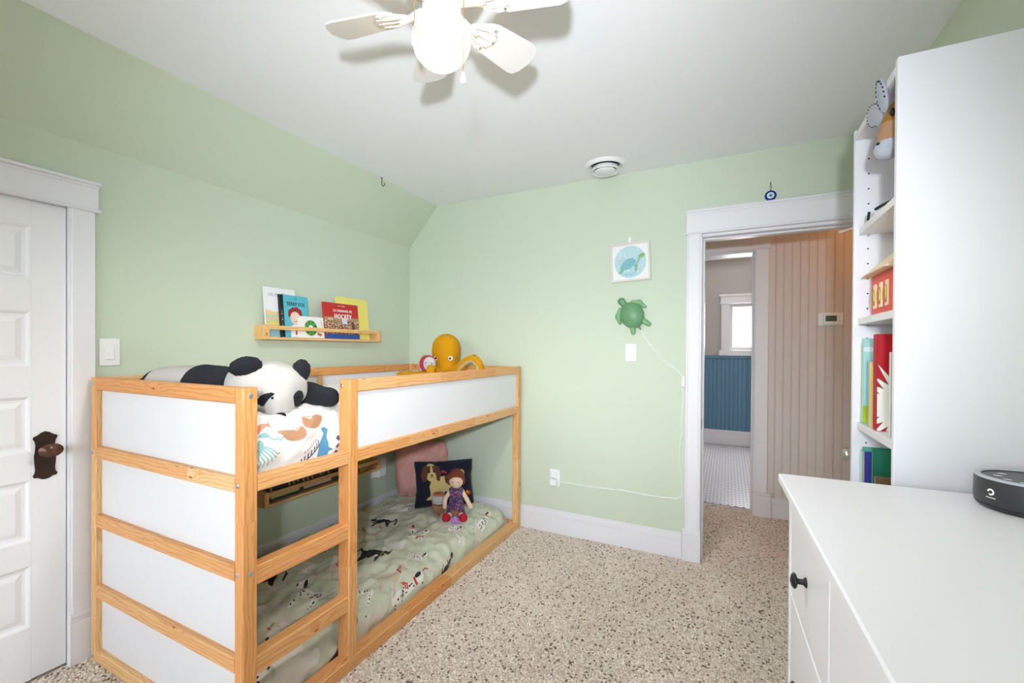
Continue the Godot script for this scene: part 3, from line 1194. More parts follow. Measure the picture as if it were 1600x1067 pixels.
func bunk_bed() -> void:
	var b := thing("bunk_bed", "low pine bunk bed with white panels and built-in ladder against the green wall", "bed", Vector3(BX, 0, BZ))
	var pm: Material = M["pine"]
	var wm: Material = M["white panel"]
	var T := 1.155
	var bar := func(called: String, lo: Vector3, hi: Vector3, axis: int) -> void:
		var s := new_st()
		pine(s, lo, hi, axis)
		obj(called, s, pm, b)
	var board := func(lo: Vector3, hi: Vector3) -> void:
		var s := new_st()
		cbox(s, lo, hi, 0.0)
		obj("panel", s, wm, b)
	# corner posts
	for x: float in [0.0, BW - 0.042]:
		for z: float in [0.0, BL - 0.05]:
			bar.call("post", Vector3(x, 0.0, z), Vector3(x + 0.042, T, z + 0.05), 1)
	# ladder post and wall-side post
	bar.call("post", Vector3(BW - 0.06, 0.052, 1.612), Vector3(BW, T, 1.66), 1)
	bar.call("post", Vector3(0.002, 0.85, 0.93), Vector3(0.036, 1.105, 0.965), 1)
	# end rails, near end then far end
	for y: Array in [[0.0, 0.046], [0.262, 0.312], [0.55, 0.60], [0.828, 0.876], [1.105, T]]:
		bar.call("end_rail", Vector3(0.042 if y[0] > 0.0 else 0.042, y[0], BL - 0.036), Vector3(BW - 0.042, y[1], BL), 0)
	for y: Array in [[0.0, 0.046], [0.828, 0.876], [1.105, T]]:
		bar.call("end_rail", Vector3(0.042, y[0], 0.0), Vector3(BW - 0.042, y[1], 0.036), 0)
	var lv := [0.046, 0.262, 0.312, 0.55, 0.60, 0.828, 0.876, 1.105]
	for i in 4:
		board.call(Vector3(0.042, lv[i * 2], BL - 0.034), Vector3(BW - 0.042, lv[i * 2 + 1], BL - 0.022))
	board.call(Vector3(0.042, 0.876, 0.012), Vector3(BW - 0.042, 1.105, 0.024))
	# long sides
	bar.call("side_rail", Vector3(BW - 0.036, 1.105, 0.05), Vector3(BW, T, 1.612), 2)
	bar.call("side_rail", Vector3(BW - 0.036, 0.825, 0.05), Vector3(BW, 0.876, 1.612), 2)
	bar.call("side_rail", Vector3(BW - 0.036, 0.825, 1.66), Vector3(BW, 0.876, BL - 0.05), 2)
	bar.call("side_rail", Vector3(BW - 0.062, 0.0, 0.05), Vector3(BW, 0.052, BL - 0.05), 2)
	bar.call("side_rail", Vector3(0.0, 1.105, 0.05), Vector3(0.036, T, BL - 0.05), 2)
	bar.call("side_rail", Vector3(0.0, 0.825, 0.05), Vector3(0.036, 0.876, BL - 0.05), 2)
	board.call(Vector3(BW - 0.026, 0.876, 0.05), Vector3(BW - 0.014, 1.105, 1.612))
	board.call(Vector3(0.006, 0.876, 0.05), Vector3(0.018, 1.105, BL - 0.05))
	for y: Array in [[0.24, 0.302], [0.528, 0.588]]:
		bar.call("ladder_rung", Vector3(BW - 0.05, y[0], 1.66), Vector3(BW - 0.004, y[1], BL - 0.05), 2)
	# base of the upper bunk: slats under a board
	for i in 11:
		bar.call("slat", Vector3(0.042, 0.826, 0.12 + i * 0.18), Vector3(BW - 0.042, 0.842, 0.19 + i * 0.18), 0)
	var s := new_st()
	cbox(s, Vector3(0.042, 0.843, 0.05), Vector3(BW - 0.042, 0.853, BL - 0.05))
	obj("base_board", s, wm, b)
	var bm := bolt_mesh()
	var fz := Basis(Vector3.RIGHT, PI / 2)
	var fx := Basis(Vector3(0, 0, 1), -PI / 2)
	for y: float in [0.02, 0.85, 1.13]:
		share("bolt", bm, M["steel"], b, Transform3D(fz, Vector3(0.017, y, BL)))
	for y: float in [0.575, 0.852]:
		share("bolt", bm, M["steel"], b, Transform3D(fz, Vector3(BW - 0.026, y, BL)))
	for y: float in [0.575, 1.13]:
		share("bolt", bm, M["steel"], b, Transform3D(fx, Vector3(BW, y, BL - 0.025)))
	share("bolt", bm, M["steel"], b, Transform3D(fz, Vector3(BW - 0.04, 1.13, 1.66)))
	for y: float in [0.18, 0.52]:
		share("bolt", bm, M["pine"], b, Transform3D(fz, Vector3(BW - 0.02, y, 0.05)))

# quilt laid over a mattress: profile across (x, y), length along z; uv in metres over the canvas size
func quilt(s: SurfaceTool, prof: Array, z0: float, z1: float, base: float, size: Vector2, amp: float, seed_: int) -> void:
	var n := FastNoiseLite.new()
	n.seed = seed_
	n.frequency = 3.2
	n.fractal_octaves = 3
	var n2 := FastNoiseLite.new()
	n2.seed = seed_ + 1
	n2.frequency = 9.0
	n2.fractal_type = FastNoiseLite.FRACTAL_RIDGED
	n2.fractal_octaves = 2
	var cr := Curve2D.new()
	for p: Vector2 in prof:
		cr.add_point(p)
	var len := cr.get_baked_length()
	var na := 92
	var nz := 150
	var P := []
	var U := []
	for i in nz + 1:
		var z := lerpf(z0, z1, float(i) / nz)
		var e := minf(z - z0, z1 - z)
		var endf := sqrt(clampf(1.0 - pow(1.0 - clampf(e / 0.07, 0.0, 1.0), 2.0), 0.0, 1.0))
		var row := PackedVector3Array()
		var ur := []
		for j in na + 1:
			var a := len * j / na
			var p := cr.sample_baked(a)
			var q := cr.sample_baked(minf(a + 0.01, len)) - cr.sample_baked(maxf(a - 0.01, 0.0))
			var nn := Vector2(-q.y, q.x).normalized()
			var edge := smoothstep(0.0, 0.06, minf(a, len - a))
			var wx := p.x * 1.0 + z * 0.35
			var w := n.get_noise_2d(a * 1.4, z * 1.4) * amp + (n2.get_noise_2d(wx * 1.1, (z - a * 0.6) * 0.55) - 0.2) * amp * 0.42
			p += nn * w * edge
			row.append(Vector3(p.x, base + (p.y - base) * lerpf(0.25, 1.0, endf), z))
			ur.append(Vector2(z / size.x, a / size.y))
		P.append(row)
		U.append(ur)
	surf(s, P, false, Vector3((prof[0].x + prof[-1].x) / 2, base - 0.5, (z0 + z1) / 2), U)

func dog(c: Canvas, t: Transform2D, kind: String, body: Color, dark: Color, collar: Color) -> void:
	var V := func(a: Array) -> Array:
		var o := []
		for i in range(0, a.size(), 2):
			o.append(Vector2(a[i], a[i + 1]))
		return o
	if kind == "sit":
		c.shape(t, V.call([-0.45, 1.0, -0.5, 0.55, -0.3, 0.1, -0.12, -0.25, -0.15, -0.45, 0.2, -0.5, 0.28, -0.1, 0.3, 0.4, 0.34, 1.0, 0.16, 1.0, 0.1, 0.6, -0.05, 1.0]), body)
		c.ell(t, 0.1, -0.66, 0.27, 0.2, body, 0.25)
		c.ell(t, 0.33, -0.6, 0.17, 0.1, body, 0.25)
		c.line(t, V.call([-0.42, 0.95, -0.7, 0.8, -0.75, 0.55]), 0.1, body)
		c.ell(t, -0.1, -0.62, 0.11, 0.2, dark, 0.4)
		c.ell(t, 0.46, -0.6, 0.05, 0.05, dark)
		c.line(t, V.call([-0.18, -0.38, 0.24, -0.38]), 0.1, collar)
	elif kind == "cat":
		c.shape(t, V.call([-0.9, -0.15, -0.5, -0.3, 0.2, -0.25, 0.6, -0.3, 0.66, -0.55, 0.78, -0.38, 0.92, -0.4, 1.02, -0.58, 1.05, -0.2, 0.85, 0.05, 0.6, 0.12, 0.75, 0.55, 0.6, 0.55, 0.35, 0.15, -0.3, 0.15, -0.55, 0.55, -0.72, 0.55, -0.7, 0.2]), body)
		c.line(t, V.call([-0.85, -0.1, -1.15, -0.3, -1.3, 0.0, -1.2, 0.25]), 0.12, body)
		c.ell(t, 0.85, -0.12, 0.09, 0.06, rgb(235, 232, 222))
		c.ell(t, 0.3, 0.08, 0.2, 0.07, rgb(235, 232, 222))
		c.line(t, V.call([0.58, -0.26, 0.66, 0.06]), 0.07, collar)
	elif kind == "fluff":
		for q: Array in [[0, 0, 0.5, 0.35], [-0.45, 0.0, 0.3, 0.3], [0.4, -0.1, 0.3, 0.28], [0.65, -0.35, 0.26, 0.24], [-0.7, -0.2, 0.16, 0.16], [-0.4, 0.45, 0.14, 0.22], [0.3, 0.45, 0.13, 0.22], [0.55, 0.42, 0.11, 0.2]]:
			c.ell(t, q[0], q[1], q[2], q[3], body)
		c.ell(t, 0.86, -0.36, 0.05, 0.05, dark)
	else:
		c.shape(t, V.call([-0.8, -0.25, -0.2, -0.3, 0.4, -0.32, 0.62, -0.55, 0.82, -0.45, 0.6, 0.05, 0.5, 0.2, 0.52, 0.8, 0.38, 0.8, 0.3, 0.22, -0.4, 0.15, -0.5, 0.8, -0.66, 0.8, -0.7, 0.3, -0.85, 0.1]), body)
		c.ell(t, 0.82, -0.6, 0.24, 0.17, body, 0.3)
		c.ell(t, 1.03, -0.52, 0.13, 0.09, body, 0.3)
		c.line(t, V.call([-0.78, -0.2, -1.1, -0.4, -1.3, -0.35]), 0.09, body)
		c.ell(t, 0.68, -0.58, 0.1, 0.18, dark, 0.5)
		c.ell(t, 1.13, -0.52, 0.045, 0.045, dark)
		c.line(t, V.call([0.5, -0.45, 0.7, -0.25]), 0.09, collar)

func spots(c: Canvas, t: Transform2D, kind: String, n: int) -> void:
	for i in n:
		var x := rng.randf_range(-0.7, 0.5)
		var y := rng.randf_range(-0.22, 0.12)
		if kind == "sit":
			x = rng.randf_range(-0.25, 0.22)
			y = rng.randf_range(-0.25, 0.9)
		elif i % 4 == 0:
			x = [-0.58, 0.45, -0.55, 0.42][(i / 4) % 4]
			y = rng.randf_range(0.25, 0.7)
		c.ell(t, x, y, rng.randf_range(0.035, 0.065), rng.randf_range(0.03, 0.055), rgb(34, 34, 38))

func lower_bedding() -> void:
	var s := new_st()
	var bg := rgb(202, 207, 186)
	var c := Canvas.new(2048, 1180, bg)
	var white := rgb(232, 230, 222)
	var off := rgb(218, 212, 200)
	var tan := rgb(202, 188, 168)
	var blk := rgb(38, 40, 44)
	var red := rgb(196, 60, 48)
	var gold := rgb(196, 160, 70)
	var list := [["dal", 0.745, 0.796, 62], ["dalsit", 1.03, 1.211, 66], ["dalsit", 0.965, 0.339, 58], ["dal", 0.735, 1.593, 66], ["dal", 0.409, 1.196, 52],
		["dalsit", 0.949, 1.972, 66], ["cat", 0.433, 0.764, 60], ["cat", 0.709, 1.155, 64], ["cat", 0.423, 1.595, 66], ["cat", 0.086, 1.2, 56], ["blksit", 1.06, 1.667, 72],
		["blksit", 1.05, 0.86, 40], ["fluff", 0.728, 1.003, 62], ["fluff", 0.475, 1.425, 66], ["fluff", 0.658, 1.777, 66], ["fluff", 0.394, 0.568, 62], ["fluff", 0.99, 1.88, 100],
		["dal", 0.91, 1.438, 46], ["tan", 0.633, 1.397, 60], ["tan", 0.928, 1.271, 60], ["tan", 0.685, 0.552, 56], ["tan", 0.519, 0.962, 56], ["dalsit", 0.802, 0.135, 46],
		["dal", 0.91, 1.036, 42], ["dal", 0.896, 0.626, 40], ["fluff", 1.06, 1.45, 46], ["fluff", 1.07, 1.54, 46], ["tan", 0.2, 1.75, 60], ["cat", 0.25, 1.95, 60], ["fluff", 0.2, 1.0, 56],
		["dal", 0.2, 0.8, 50], ["fluff", 0.55, 1.62, 40], ["fluff", 0.83, 1.78, 36], ["tan", 0.8, 1.9, 56], ["fluff", 1.03, 0.5, 44], ["fluff", 0.98, 0.68, 30]]
	for e: Array in list:
		var k: float = e[3] * 1.22
		var t := place(e[2] * 1000.0, e[1] * 1000.0, k, deg_to_rad(118.0 + rng.randf_range(-18, 18)), 1.0 if rng.randf() < 0.5 else -1.0, -1.75)
		match e[0]:
			"dal":
				dog(c, t, "walk", white, blk, red)
				spots(c, t, "walk", 22)
			"dalsit":
				dog(c, t, "sit", white, blk, red)
				spots(c, t, "sit", 18)
			"cat":
				dog(c, t, "cat", blk, blk, gold)
			"blksit":
				dog(c, t, "sit", blk, rgb(20, 20, 22), gold)
			"fluff":
				dog(c, t, "fluff", off if rng.randf() < 0.5 else white, blk, red)
			"tan":
				dog(c, t, "walk", tan, rgb(160, 140, 118), red)
	for i in 9:
		var t := place(rng.randf_range(100, 1950), rng.randf_range(200, 1080), 26, rng.randf() * TAU)
		c.line(t, [Vector2(-0.8, 0.2), Vector2(0, -0.15), Vector2(0.8, 0.2)], 0.3, red)
	var m := mat("dog print cotton", Color.WHITE, 0.9, c.tex())
	m.rim_enabled = true
	m.rim = 0.2
	s = new_st()
	quilt(s, [Vector2(0.06, 0.015), Vector2(0.062, 0.10), Vector2(0.085, 0.145), Vector2(0.14, 0.165), Vector2(0.3, 0.172), Vector2(0.6, 0.174), Vector2(0.82, 0.168), Vector2(0.89, 0.152), Vector2(0.935, 0.118), Vector2(0.952, 0.075), Vector2(0.955, 0.02)], 0.085, 2.065, 0.02, Vector2(2.048, 1.18), 0.024, 21)
	tag(obj("sage_quilt", s, m), "sage green quilt printed with dalmatians, black cats and white dogs on the lower bunk", "quilt")

func upper_bedding() -> void:
	var s := new_st()
	var c := Canvas.new(2048, 1280, rgb(238, 236, 233))
	var teal := rgb(150, 192, 188)
	var brown := rgb(190, 142, 108)
	var blue := rgb(88, 150, 188)
	var navy := rgb(74, 78, 104)
	var coral := rgb(226, 150, 120)
	# canvas x = z in mm, canvas y = arc in mm; the front drop starts near arc 1.06 m (y = 1.04)
	var arc := func(y: float) -> float:
		return 1062.0 + (1.045 - y) * 1000.0
	var F := func(z: float, y: float, k: float, rot := 0.0, flip := -1.0) -> Transform2D:
		return place(z * 1000.0, arc.call(y), k, rot, flip)
	var octo := func(t: Transform2D) -> void:
		c.ell(t, 0, -0.45, 0.36, 0.42, teal)
		for i in 7:
			var a := -1.0 + i / 3.0
			c.line(t, [Vector2(a * 0.2, -0.15), Vector2(a * 0.5, 0.3), Vector2(a * 0.62 + 0.08, 0.75), Vector2(a * 0.9, 1.1 - absf(a) * 0.3)], 0.09, teal)
		c.ell(t, -0.1, -0.45, 0.04, 0.04, navy)
	var whale := func(t: Transform2D, col: Color) -> void:
		c.shape(t, [Vector2(-1.0, 0.1), Vector2(-0.9, -0.3), Vector2(-0.4, -0.42), Vector2(0.3, -0.32), Vector2(0.85, -0.1), Vector2(1.2, -0.35), Vector2(1.3, -0.05), Vector2(1.15, 0.18), Vector2(0.7, 0.12), Vector2(0.2, 0.3), Vector2(-0.4, 0.38), Vector2(-0.9, 0.3)], col)
		c.shape(t, [Vector2(-0.3, 0.3), Vector2(-0.1, 0.65), Vector2(0.05, 0.3)], col)
		c.ell(t, -0.75, -0.08, 0.04, 0.04, navy)
	var walrus := func(t: Transform2D) -> void:
		c.shape(t, [Vector2(-1.1, -0.38), Vector2(-0.85, -0.42), Vector2(-0.5, -0.36), Vector2(-0.1, -0.26), Vector2(0.3, -0.3), Vector2(0.65, -0.44), Vector2(0.92, -0.36), Vector2(1.04, -0.05), Vector2(0.98, 0.25), Vector2(0.75, 0.45), Vector2(0.35, 0.54), Vector2(-0.1, 0.52), Vector2(-0.45, 0.38), Vector2(-0.72, 0.1), Vector2(-0.9, -0.2)], brown)
		c.shape(t, [Vector2(-0.2, -0.45), Vector2(0.3, -0.22), Vector2(0.9, -0.5), Vector2(0.3, -0.1)], rgb(232, 222, 208))
	var weed := func(t: Transform2D) -> void:
		c.line(t, [Vector2(-0.9, 0.5), Vector2(0.9, -0.5)], 0.1, navy)
		for i in 7:
			var q := Vector2(-0.8 + i * 0.25, 0.44 - i * 0.14)
			c.line(t, [q, q + Vector2(-0.02, -0.4)], 0.09, navy)
		for i in 6:
			c.line(t, [Vector2(-0.7 + i * 0.22, -0.4 - i * 0.08), Vector2(-0.62 + i * 0.22, -0.55 - i * 0.08)], 0.06, rgb(120, 124, 140))
	var eel := func(t: Transform2D) -> void:
		c.ell(t, -0.55, -0.15, 0.4, 0.17, teal, 0.5)
		c.line(t, [Vector2(-1.1, -0.45), Vector2(-0.8, -0.35)], 0.08, teal)
		c.line(t, [Vector2(-0.25, 0.05), Vector2(0.0, 0.35), Vector2(0.25, 0.3), Vector2(0.45, 0.45), Vector2(0.7, 0.3), Vector2(1.0, 0.32)], 0.12, teal)
	var fish := func(t: Transform2D, col: Color) -> void:
		c.ell(t, 0, 0, 0.7, 0.3, col)
		c.shape(t, [Vector2(0.55, 0), Vector2(1.1, -0.3), Vector2(1.1, 0.3)], col)
	octo.call(F.call(2.03, 1.005, 58.0, 0.35))
	eel.call(F.call(1.98, 1.045, 52.0))
	walrus.call(F.call(1.905, 1.035, 50.0))
	walrus.call(F.call(1.80, 1.07, 56.0, 0.1, 1.0))
	weed.call(F.call(1.82, 0.94, 56.0, 0.15))
	whale.call(F.call(1.762, 0.955, 66.0, PI / 2 - 0.1), blue)
	for k in 3:
		c.shape(F.call(1.70, 0.985 - k * 0.03, 14.0), [Vector2(-0.8, 0), Vector2(0, -0.9), Vector2(0.8, 0), Vector2(0, 0.9)], navy)
	fish.call(F.call(2.02, 1.085, 40.0), coral)
	fish.call(F.call(2.04, 0.89, 40.0, 0.2), navy)
	weed.call(F.call(1.70, 0.88, 34.0, 0.2))
	# the rest of the quilt
	for i in 46:
		var t := place(rng.randf_range(80, 1980), rng.randf_range(120, 1020), rng.randf_range(38, 60), rng.randf() * TAU)
		match i % 6:
			0: octo.call(t)
			1: whale.call(t, blue)
			2: walrus.call(t)
			3: weed.call(t)
			4: eel.call(t)
			5: fish.call(t, [coral, navy, teal][rng.randi() % 3])
	var m := mat("sea print cotton", Color.WHITE, 0.9, c.tex())
	m.rim_enabled = true
	m.rim = 0.2
	s = new_st()
	quilt(s, [Vector2(0.075, 0.86), Vector2(0.076, 0.98), Vector2(0.10, 1.03), Vector2(0.2, 1.05), Vector2(0.5, 1.055), Vector2(0.8, 1.05), Vector2(0.89, 1.042), Vector2(0.94, 1.015), Vector2(0.965, 0.965), Vector2(0.968, 0.91), Vector2(0.955, 0.862)], 0.09, 2.06, 0.865, Vector2(2.048, 1.28), 0.02, 33)
	tag(obj("sea_quilt", s, m), "white quilt printed with blue whales, octopuses and seaweed on the upper bunk", "quilt")

# ------------------------------------------------------------------ bookcase and dresser
const KX := 2.702
const KZ0 := 1.065
const KZ1 := 1.518

func bookcase() -> void:
	var b := thing("bookcase", "tall narrow white bookcase with shelf-pin holes painted as dark discs standing against the right wall", "bookcase", Vector3(KX, 0, KZ0))
	var m: Material = M["white furniture"]
	var D := WR - KX - 0.018
	var W := KZ1 - KZ0
	var T := 2.018
	var t := 0.02
	for z: float in [0.0, W - t]:
		var s := new_st()
		cbox(s, Vector3(0, 0, z), Vector3(D, T, z + t), 0.0015)
		obj("side_panel", s, m, b)
	var s := new_st()
	cbox(s, Vector3(D - 0.004, 0.05, t), Vector3(D, T - 0.01, W - t))
	obj("back_panel", s, m, b)
	s = new_st()
	cbox(s, Vector3(0.0, T - 0.035, t), Vector3(D, T - 0.013, W - t), 0.001)
	obj("top_panel", s, m, b)
	s = new_st()
	cbox(s, Vector3(0.01, 0, t), Vector3(0.03, 0.06, W - t), 0.001)
	obj("plinth", s, m, b)
	for y: float in [0.06, 0.37, 0.70, 1.042, 1.389, 1.687]:
		s = new_st()
		cbox(s, Vector3(0.012, y - 0.022, t), Vector3(D - 0.004, y, W - t), 0.0012)
		obj("shelf", s, m, b)
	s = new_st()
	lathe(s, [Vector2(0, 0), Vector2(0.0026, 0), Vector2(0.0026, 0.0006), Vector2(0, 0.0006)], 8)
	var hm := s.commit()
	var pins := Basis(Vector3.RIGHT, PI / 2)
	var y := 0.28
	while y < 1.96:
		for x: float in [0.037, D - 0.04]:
			share("pin_hole_shade", hm, M["painted hole shade"], b, Transform3D(pins, Vector3(x, y, t)))  # dark discs laid on the panel, hole shade painted, nothing drilled
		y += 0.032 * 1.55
	s = new_st()
	tube(s, [Vector3(0, 0, 0), Vector3(0, 0, 0.012)], 0.0035, 8)
	var pm := s.commit()
	for q: float in [1.665, 1.367, 1.02]:
		share("shelf_pin", pm, M["steel"], b, Transform3D(Basis.IDENTITY, Vector3(0.037, q - 0.0035, t)))

func dresser() -> void:
	# front edge runs from (2.453, 1.585) towards the camera, turned by two degrees
	var d := thing("dresser", "white chest of drawers with dark mushroom knobs in front of the bookcase", "dresser", Vector3(2.452, 0, 1.583), deg_to_rad(1.7))
	var m: Material = M["white furniture"]
	var D := 0.49
	var L := 1.33
	var T := 0.955
	var s := new_st()
	cbox(s, Vector3(0, T - 0.022, 0), Vector3(D, T, L), 0.003)
	obj("top", s, m, d)
	s = new_st()
	var ix := 0.022
	cbox(s, Vector3(ix, 0.0, 0.02), Vector3(D - 0.005, T - 0.022, 0.042), 0.002)
	cbox(s, Vector3(ix, 0.0, L - 0.042), Vector3(D - 0.005, T - 0.022, L - 0.02), 0.002)
	cbox(s, Vector3(D - 0.012, 0.06, 0.042), Vector3(D - 0.006, T - 0.022, L - 0.042))
	cbox(s, Vector3(ix + 0.003, T - 0.045, 0.042), Vector3(D - 0.012, T - 0.022, L - 0.042), 0.001)
	cbox(s, Vector3(ix + 0.003, 0.06, 0.042), Vector3(D - 0.012, 0.085, L - 0.042), 0.001)
	obj("carcass", s, m, d)
	var knob := new_st()
	lathe(knob, [Vector2(0, 0), Vector2(0.011, 0), Vector2(0.010, 0.003), Vector2(0.006, 0.006), Vector2(0.006, 0.016), Vector2(0.013, 0.018), Vector2(0.0165, 0.021), Vector2(0.0165, 0.023), Vector2(0.012, 0.027), Vector2(0.005, 0.029), Vector2(0, 0.0295)], 20)
	var km := knob.commit()
	var out := Basis(Vector3(0, 0, 1), PI / 2)
	# rows of drawers: three small ones in the upper rows, two wide ones below
	var rows := [[0.67, 0.908, 3], [0.44, 0.665, 3], [0.265, 0.435, 2], [0.09, 0.26, 2]]
	for r: Array in rows:
		var n: int = r[2]
		var w := (L - 0.084 - 0.006) / n
		for i in n:
			var z0 := 0.045 + i * w + 0.003
			var z1 := 0.045 + (i + 1) * w - 0.003
			s = new_st()
			cbox(s, Vector3(ix + 0.002, r[0] + 0.003, z0), Vector3(ix + 0.022, r[1] - 0.003, z1), 0.0025)
			var dr := obj("drawer", s, m, d)
			var kz := [0.5] if n == 3 else [0.25, 0.75]
			for q: float in kz:
				share("knob", km, M["black plastic"], dr, Transform3D(out, Vector3(ix + 0.002, (r[0] + r[1]) / 2.0 - 0.004, lerpf(z0, z1, q))))

# ------------------------------------------------------------------ ceiling fan
func ceiling_fan() -> void:
	var c := Vector3(1.645, H, 1.985)
	var f := thing("ceiling_fan", "white six-blade ceiling fan with a lit round glass globe and pull chains", "ceiling fan", c)
	var wm := mat("fan enamel", rgb(212, 210, 206), 0.35)
	var s := new_st()
	# the housing is a shell: a bowl below, a cap above, and ribs with open slots between
	lathe(s, [Vector2(0.06, -0.160), Vector2(0.0, -0.160), Vector2(0.0, -0.165), Vector2(0.085, -0.165), Vector2(0.10, -0.155), Vector2(0.115, -0.135), Vector2(0.118, -0.124), Vector2(0.113, -0.124), Vector2(0.096, -0.150), Vector2(0.06, -0.160)], 40)
	lathe(s, [Vector2(0.115, -0.072), Vector2(0.12, -0.072), Vector2(0.119, -0.05), Vector2(0.105, -0.02), Vector2(0.09, 0.0), Vector2(0.0, 0.0), Vector2(0.0, -0.004), Vector2(0.088, -0.006), Vector2(0.114, -0.05), Vector2(0.115, -0.072)], 40)
	obj("motor_housing", s, wm, f)
	for i in 12:
		s = new_st()
		for k in 4:
			var a0 := TAU * (i + 0.17 + k * 0.165) / 12.0
			var a1 := TAU * (i + 0.17 + (k + 1) * 0.165) / 12.0
			var P := func(a: float, r: float, y: float) -> Vector3:
				return Vector3(cos(a) * r, y, sin(a) * r)
			var mid := Vector3(cos((a0 + a1) / 2), 0, sin((a0 + a1) / 2))
			face(s, [P.call(a0, 0.1185, -0.125), P.call(a1, 0.1185, -0.125), P.call(a1, 0.1195, -0.071), P.call(a0, 0.1195, -0.071)], mid)
			face(s, [P.call(a0, 0.1140, -0.125), P.call(a1, 0.1140, -0.125), P.call(a1, 0.1150, -0.071), P.call(a0, 0.1150, -0.071)], -mid)
			for e: Array in [[a0, -1.0, k == 0], [a1, 1.0, k == 3]]:
				if e[2]:
					var t: Vector3 = Vector3(-sin(e[0]), 0, cos(e[0])) * float(e[1])
					face(s, [P.call(e[0], 0.1140, -0.125), P.call(e[0], 0.1185, -0.125), P.call(e[0], 0.1195, -0.071), P.call(e[0], 0.1150, -0.071)], t)
		obj("housing_rib", s, wm, f)
	s = new_st()
	lathe(s, [Vector2(0, -0.158), Vector2(0.07, -0.155), Vector2(0.078, -0.14), Vector2(0.078, -0.05), Vector2(0.06, -0.035), Vector2(0, -0.03)], 28)
	obj("motor", s, M["steel"], f)
	s = new_st()
	lathe(s, [Vector2(0.0, -0.255), Vector2(0.05, -0.255), Vector2(0.055, -0.25), Vector2(0.052, -0.21), Vector2(0.048, -0.18), Vector2(0.06, -0.165), Vector2(0, -0.165)], 32)
	obj("switch_housing", s, wm, f)
	s = new_st()
	var prof := [Vector2(0.0, -0.384)]
	for k in 13:
		var th := -PI / 2 + (k + 1) * (PI * 0.80) / 13.0
		prof.append(Vector2(cos(th) * 0.079, -0.307 + sin(th) * 0.077))
	prof.append(Vector2(0.045, -0.245))
	lathe(s, prof, 36)
	obj("lamp_globe", s, M["lit globe"], f)
	omni("fan_lamp_glow", Vector3(0, -0.32, 0), FAN_GLOW, Color(1.0, 0.78, 0.5), 0.06, f)
	# the bulb hangs base up in its cap, so most of its light goes down and sideways
	var down := SpotLight3D.new()
	down.name = "fan_lamp_light"
	down.light_energy = FAN_LAMP
	down.light_color = Color(1.0, 0.98, 0.96)
	down.spot_angle = 84.0
	down.spot_angle_attenuation = 0.5
	down.spot_range = 12.0
	down.spot_attenuation = 2.0
	down.light_size = 0.06
	down.shadow_enabled = true
	f.add_child(down)
	down.position = Vector3(0, -0.32, 0)
	down.rotation.x = -PI / 2
	# blades and their leaf-shaped irons
	var blade := PackedVector2Array()
	for q: Array in [[0.135, -0.028], [0.15, -0.04], [0.175, -0.049], [0.31, -0.06], [0.328, -0.055], [0.34, -0.035], [0.347, 0.0], [0.34, 0.035], [0.328, 0.055], [0.31, 0.06], [0.175, 0.049], [0.15, 0.04], [0.135, 0.028]]:
		blade.append(Vector2(q[0], q[1]))
	s = new_st()
	extrude(s, blade, 0.005)
	var bmesh := s.commit()
	s = new_st()
	var leaf := PackedVector2Array()
	for q: Array in [[0.10, -0.012], [0.125, -0.03], [0.15, -0.042], [0.178, -0.04], [0.172, -0.024], [0.19, -0.014], [0.196, 0.0], [0.19, 0.014], [0.172, 0.024], [0.178, 0.04], [0.15, 0.042], [0.125, 0.03], [0.10, 0.012]]:
		leaf.append(Vector2(q[0], q[1]))
	extrude(s, leaf, 0.004, Transform3D(Basis.IDENTITY, Vector3(0, 0, -0.0045)))
	for v: float in [-0.022, 0.0, 0.022]:
		tube(s, [Vector3(0.10, v * 0.35, -0.004), Vector3(0.14, v, -0.007), Vector3(0.185, v * 1.1, -0.004)], [0.005, 0.004, 0.002], 6)
	var lmesh := s.commit()
	s = new_st()
	tube(s, [Vector3(0.055, -0.01, 0), Vector3(0.075, -0.012, 0), Vector3(0.095, -0.018, 0), Vector3(0.125, -0.022, 0)], [0.011, 0.010, 0.009, 0.008], 10)
	var amesh := s.commit()
	s = new_st()
	lathe(s, [Vector2(0, -0.0025), Vector2(0.0035, -0.002), Vector2(0.004, 0), Vector2(0, 0)], 10)
	var smesh := s.commit()
	for i in 6:
		var a := deg_to_rad(11.0 + 60.0 * i)
		# local x outwards, local y along the turn, local z up; pitched so that the leading edge hangs lower
		var e := Vector3(cos(a), 0, -sin(a))
		var t := Vector3(-sin(a), 0, -cos(a))
		var bs := Basis(e, t, Vector3.UP) * Basis(Vector3.RIGHT, deg_to_rad(-15.0))
		var at := Vector3(0, -0.222, 0)
		var b := share("blade", bmesh, wm, f, Transform3D(bs, at))
		var iron := share("blade_iron", lmesh, wm, b, Transform3D.IDENTITY)
		share("arm", amesh, wm, b, Transform3D(Basis(Vector3.RIGHT, PI / 2), Vector3(0, 0, 0.012)))
		for q: Vector2 in [Vector2(0.168, -0.034), Vector2(0.168, 0.034), Vector2(0.188, 0.0)]:
			share("screw", smesh, M["steel"], b, Transform3D(Basis(Vector3.RIGHT, PI / 2), Vector3(q.x, q.y, -0.005)))
	# pull chains
	for q: Array in [[Vector3(-0.027, -0.22, 0.084), 0.115, 0.012], [Vector3(0.076, -0.22, 0.012), 0.20, 0.0085]]:
		var top: Vector3 = q[0]
		var ln: float = q[1]
		s = new_st()
		var k := 0.0
		while k < ln:
			ell(s, top + Vector3(0, -k, 0), Vector3.ONE * 0.0016, Basis.IDENTITY, 6, 4)
			k += 0.0038
		tube(s, [Vector3(top.x * 0.5, top.y + 0.008, top.z * 0.5), top + Vector3(0, 0.004, 0), top, top + Vector3(0, -ln, 0)], 0.0008, 5)
		var ch := obj("pull_chain", s, M["brass"], f)
		s = new_st()
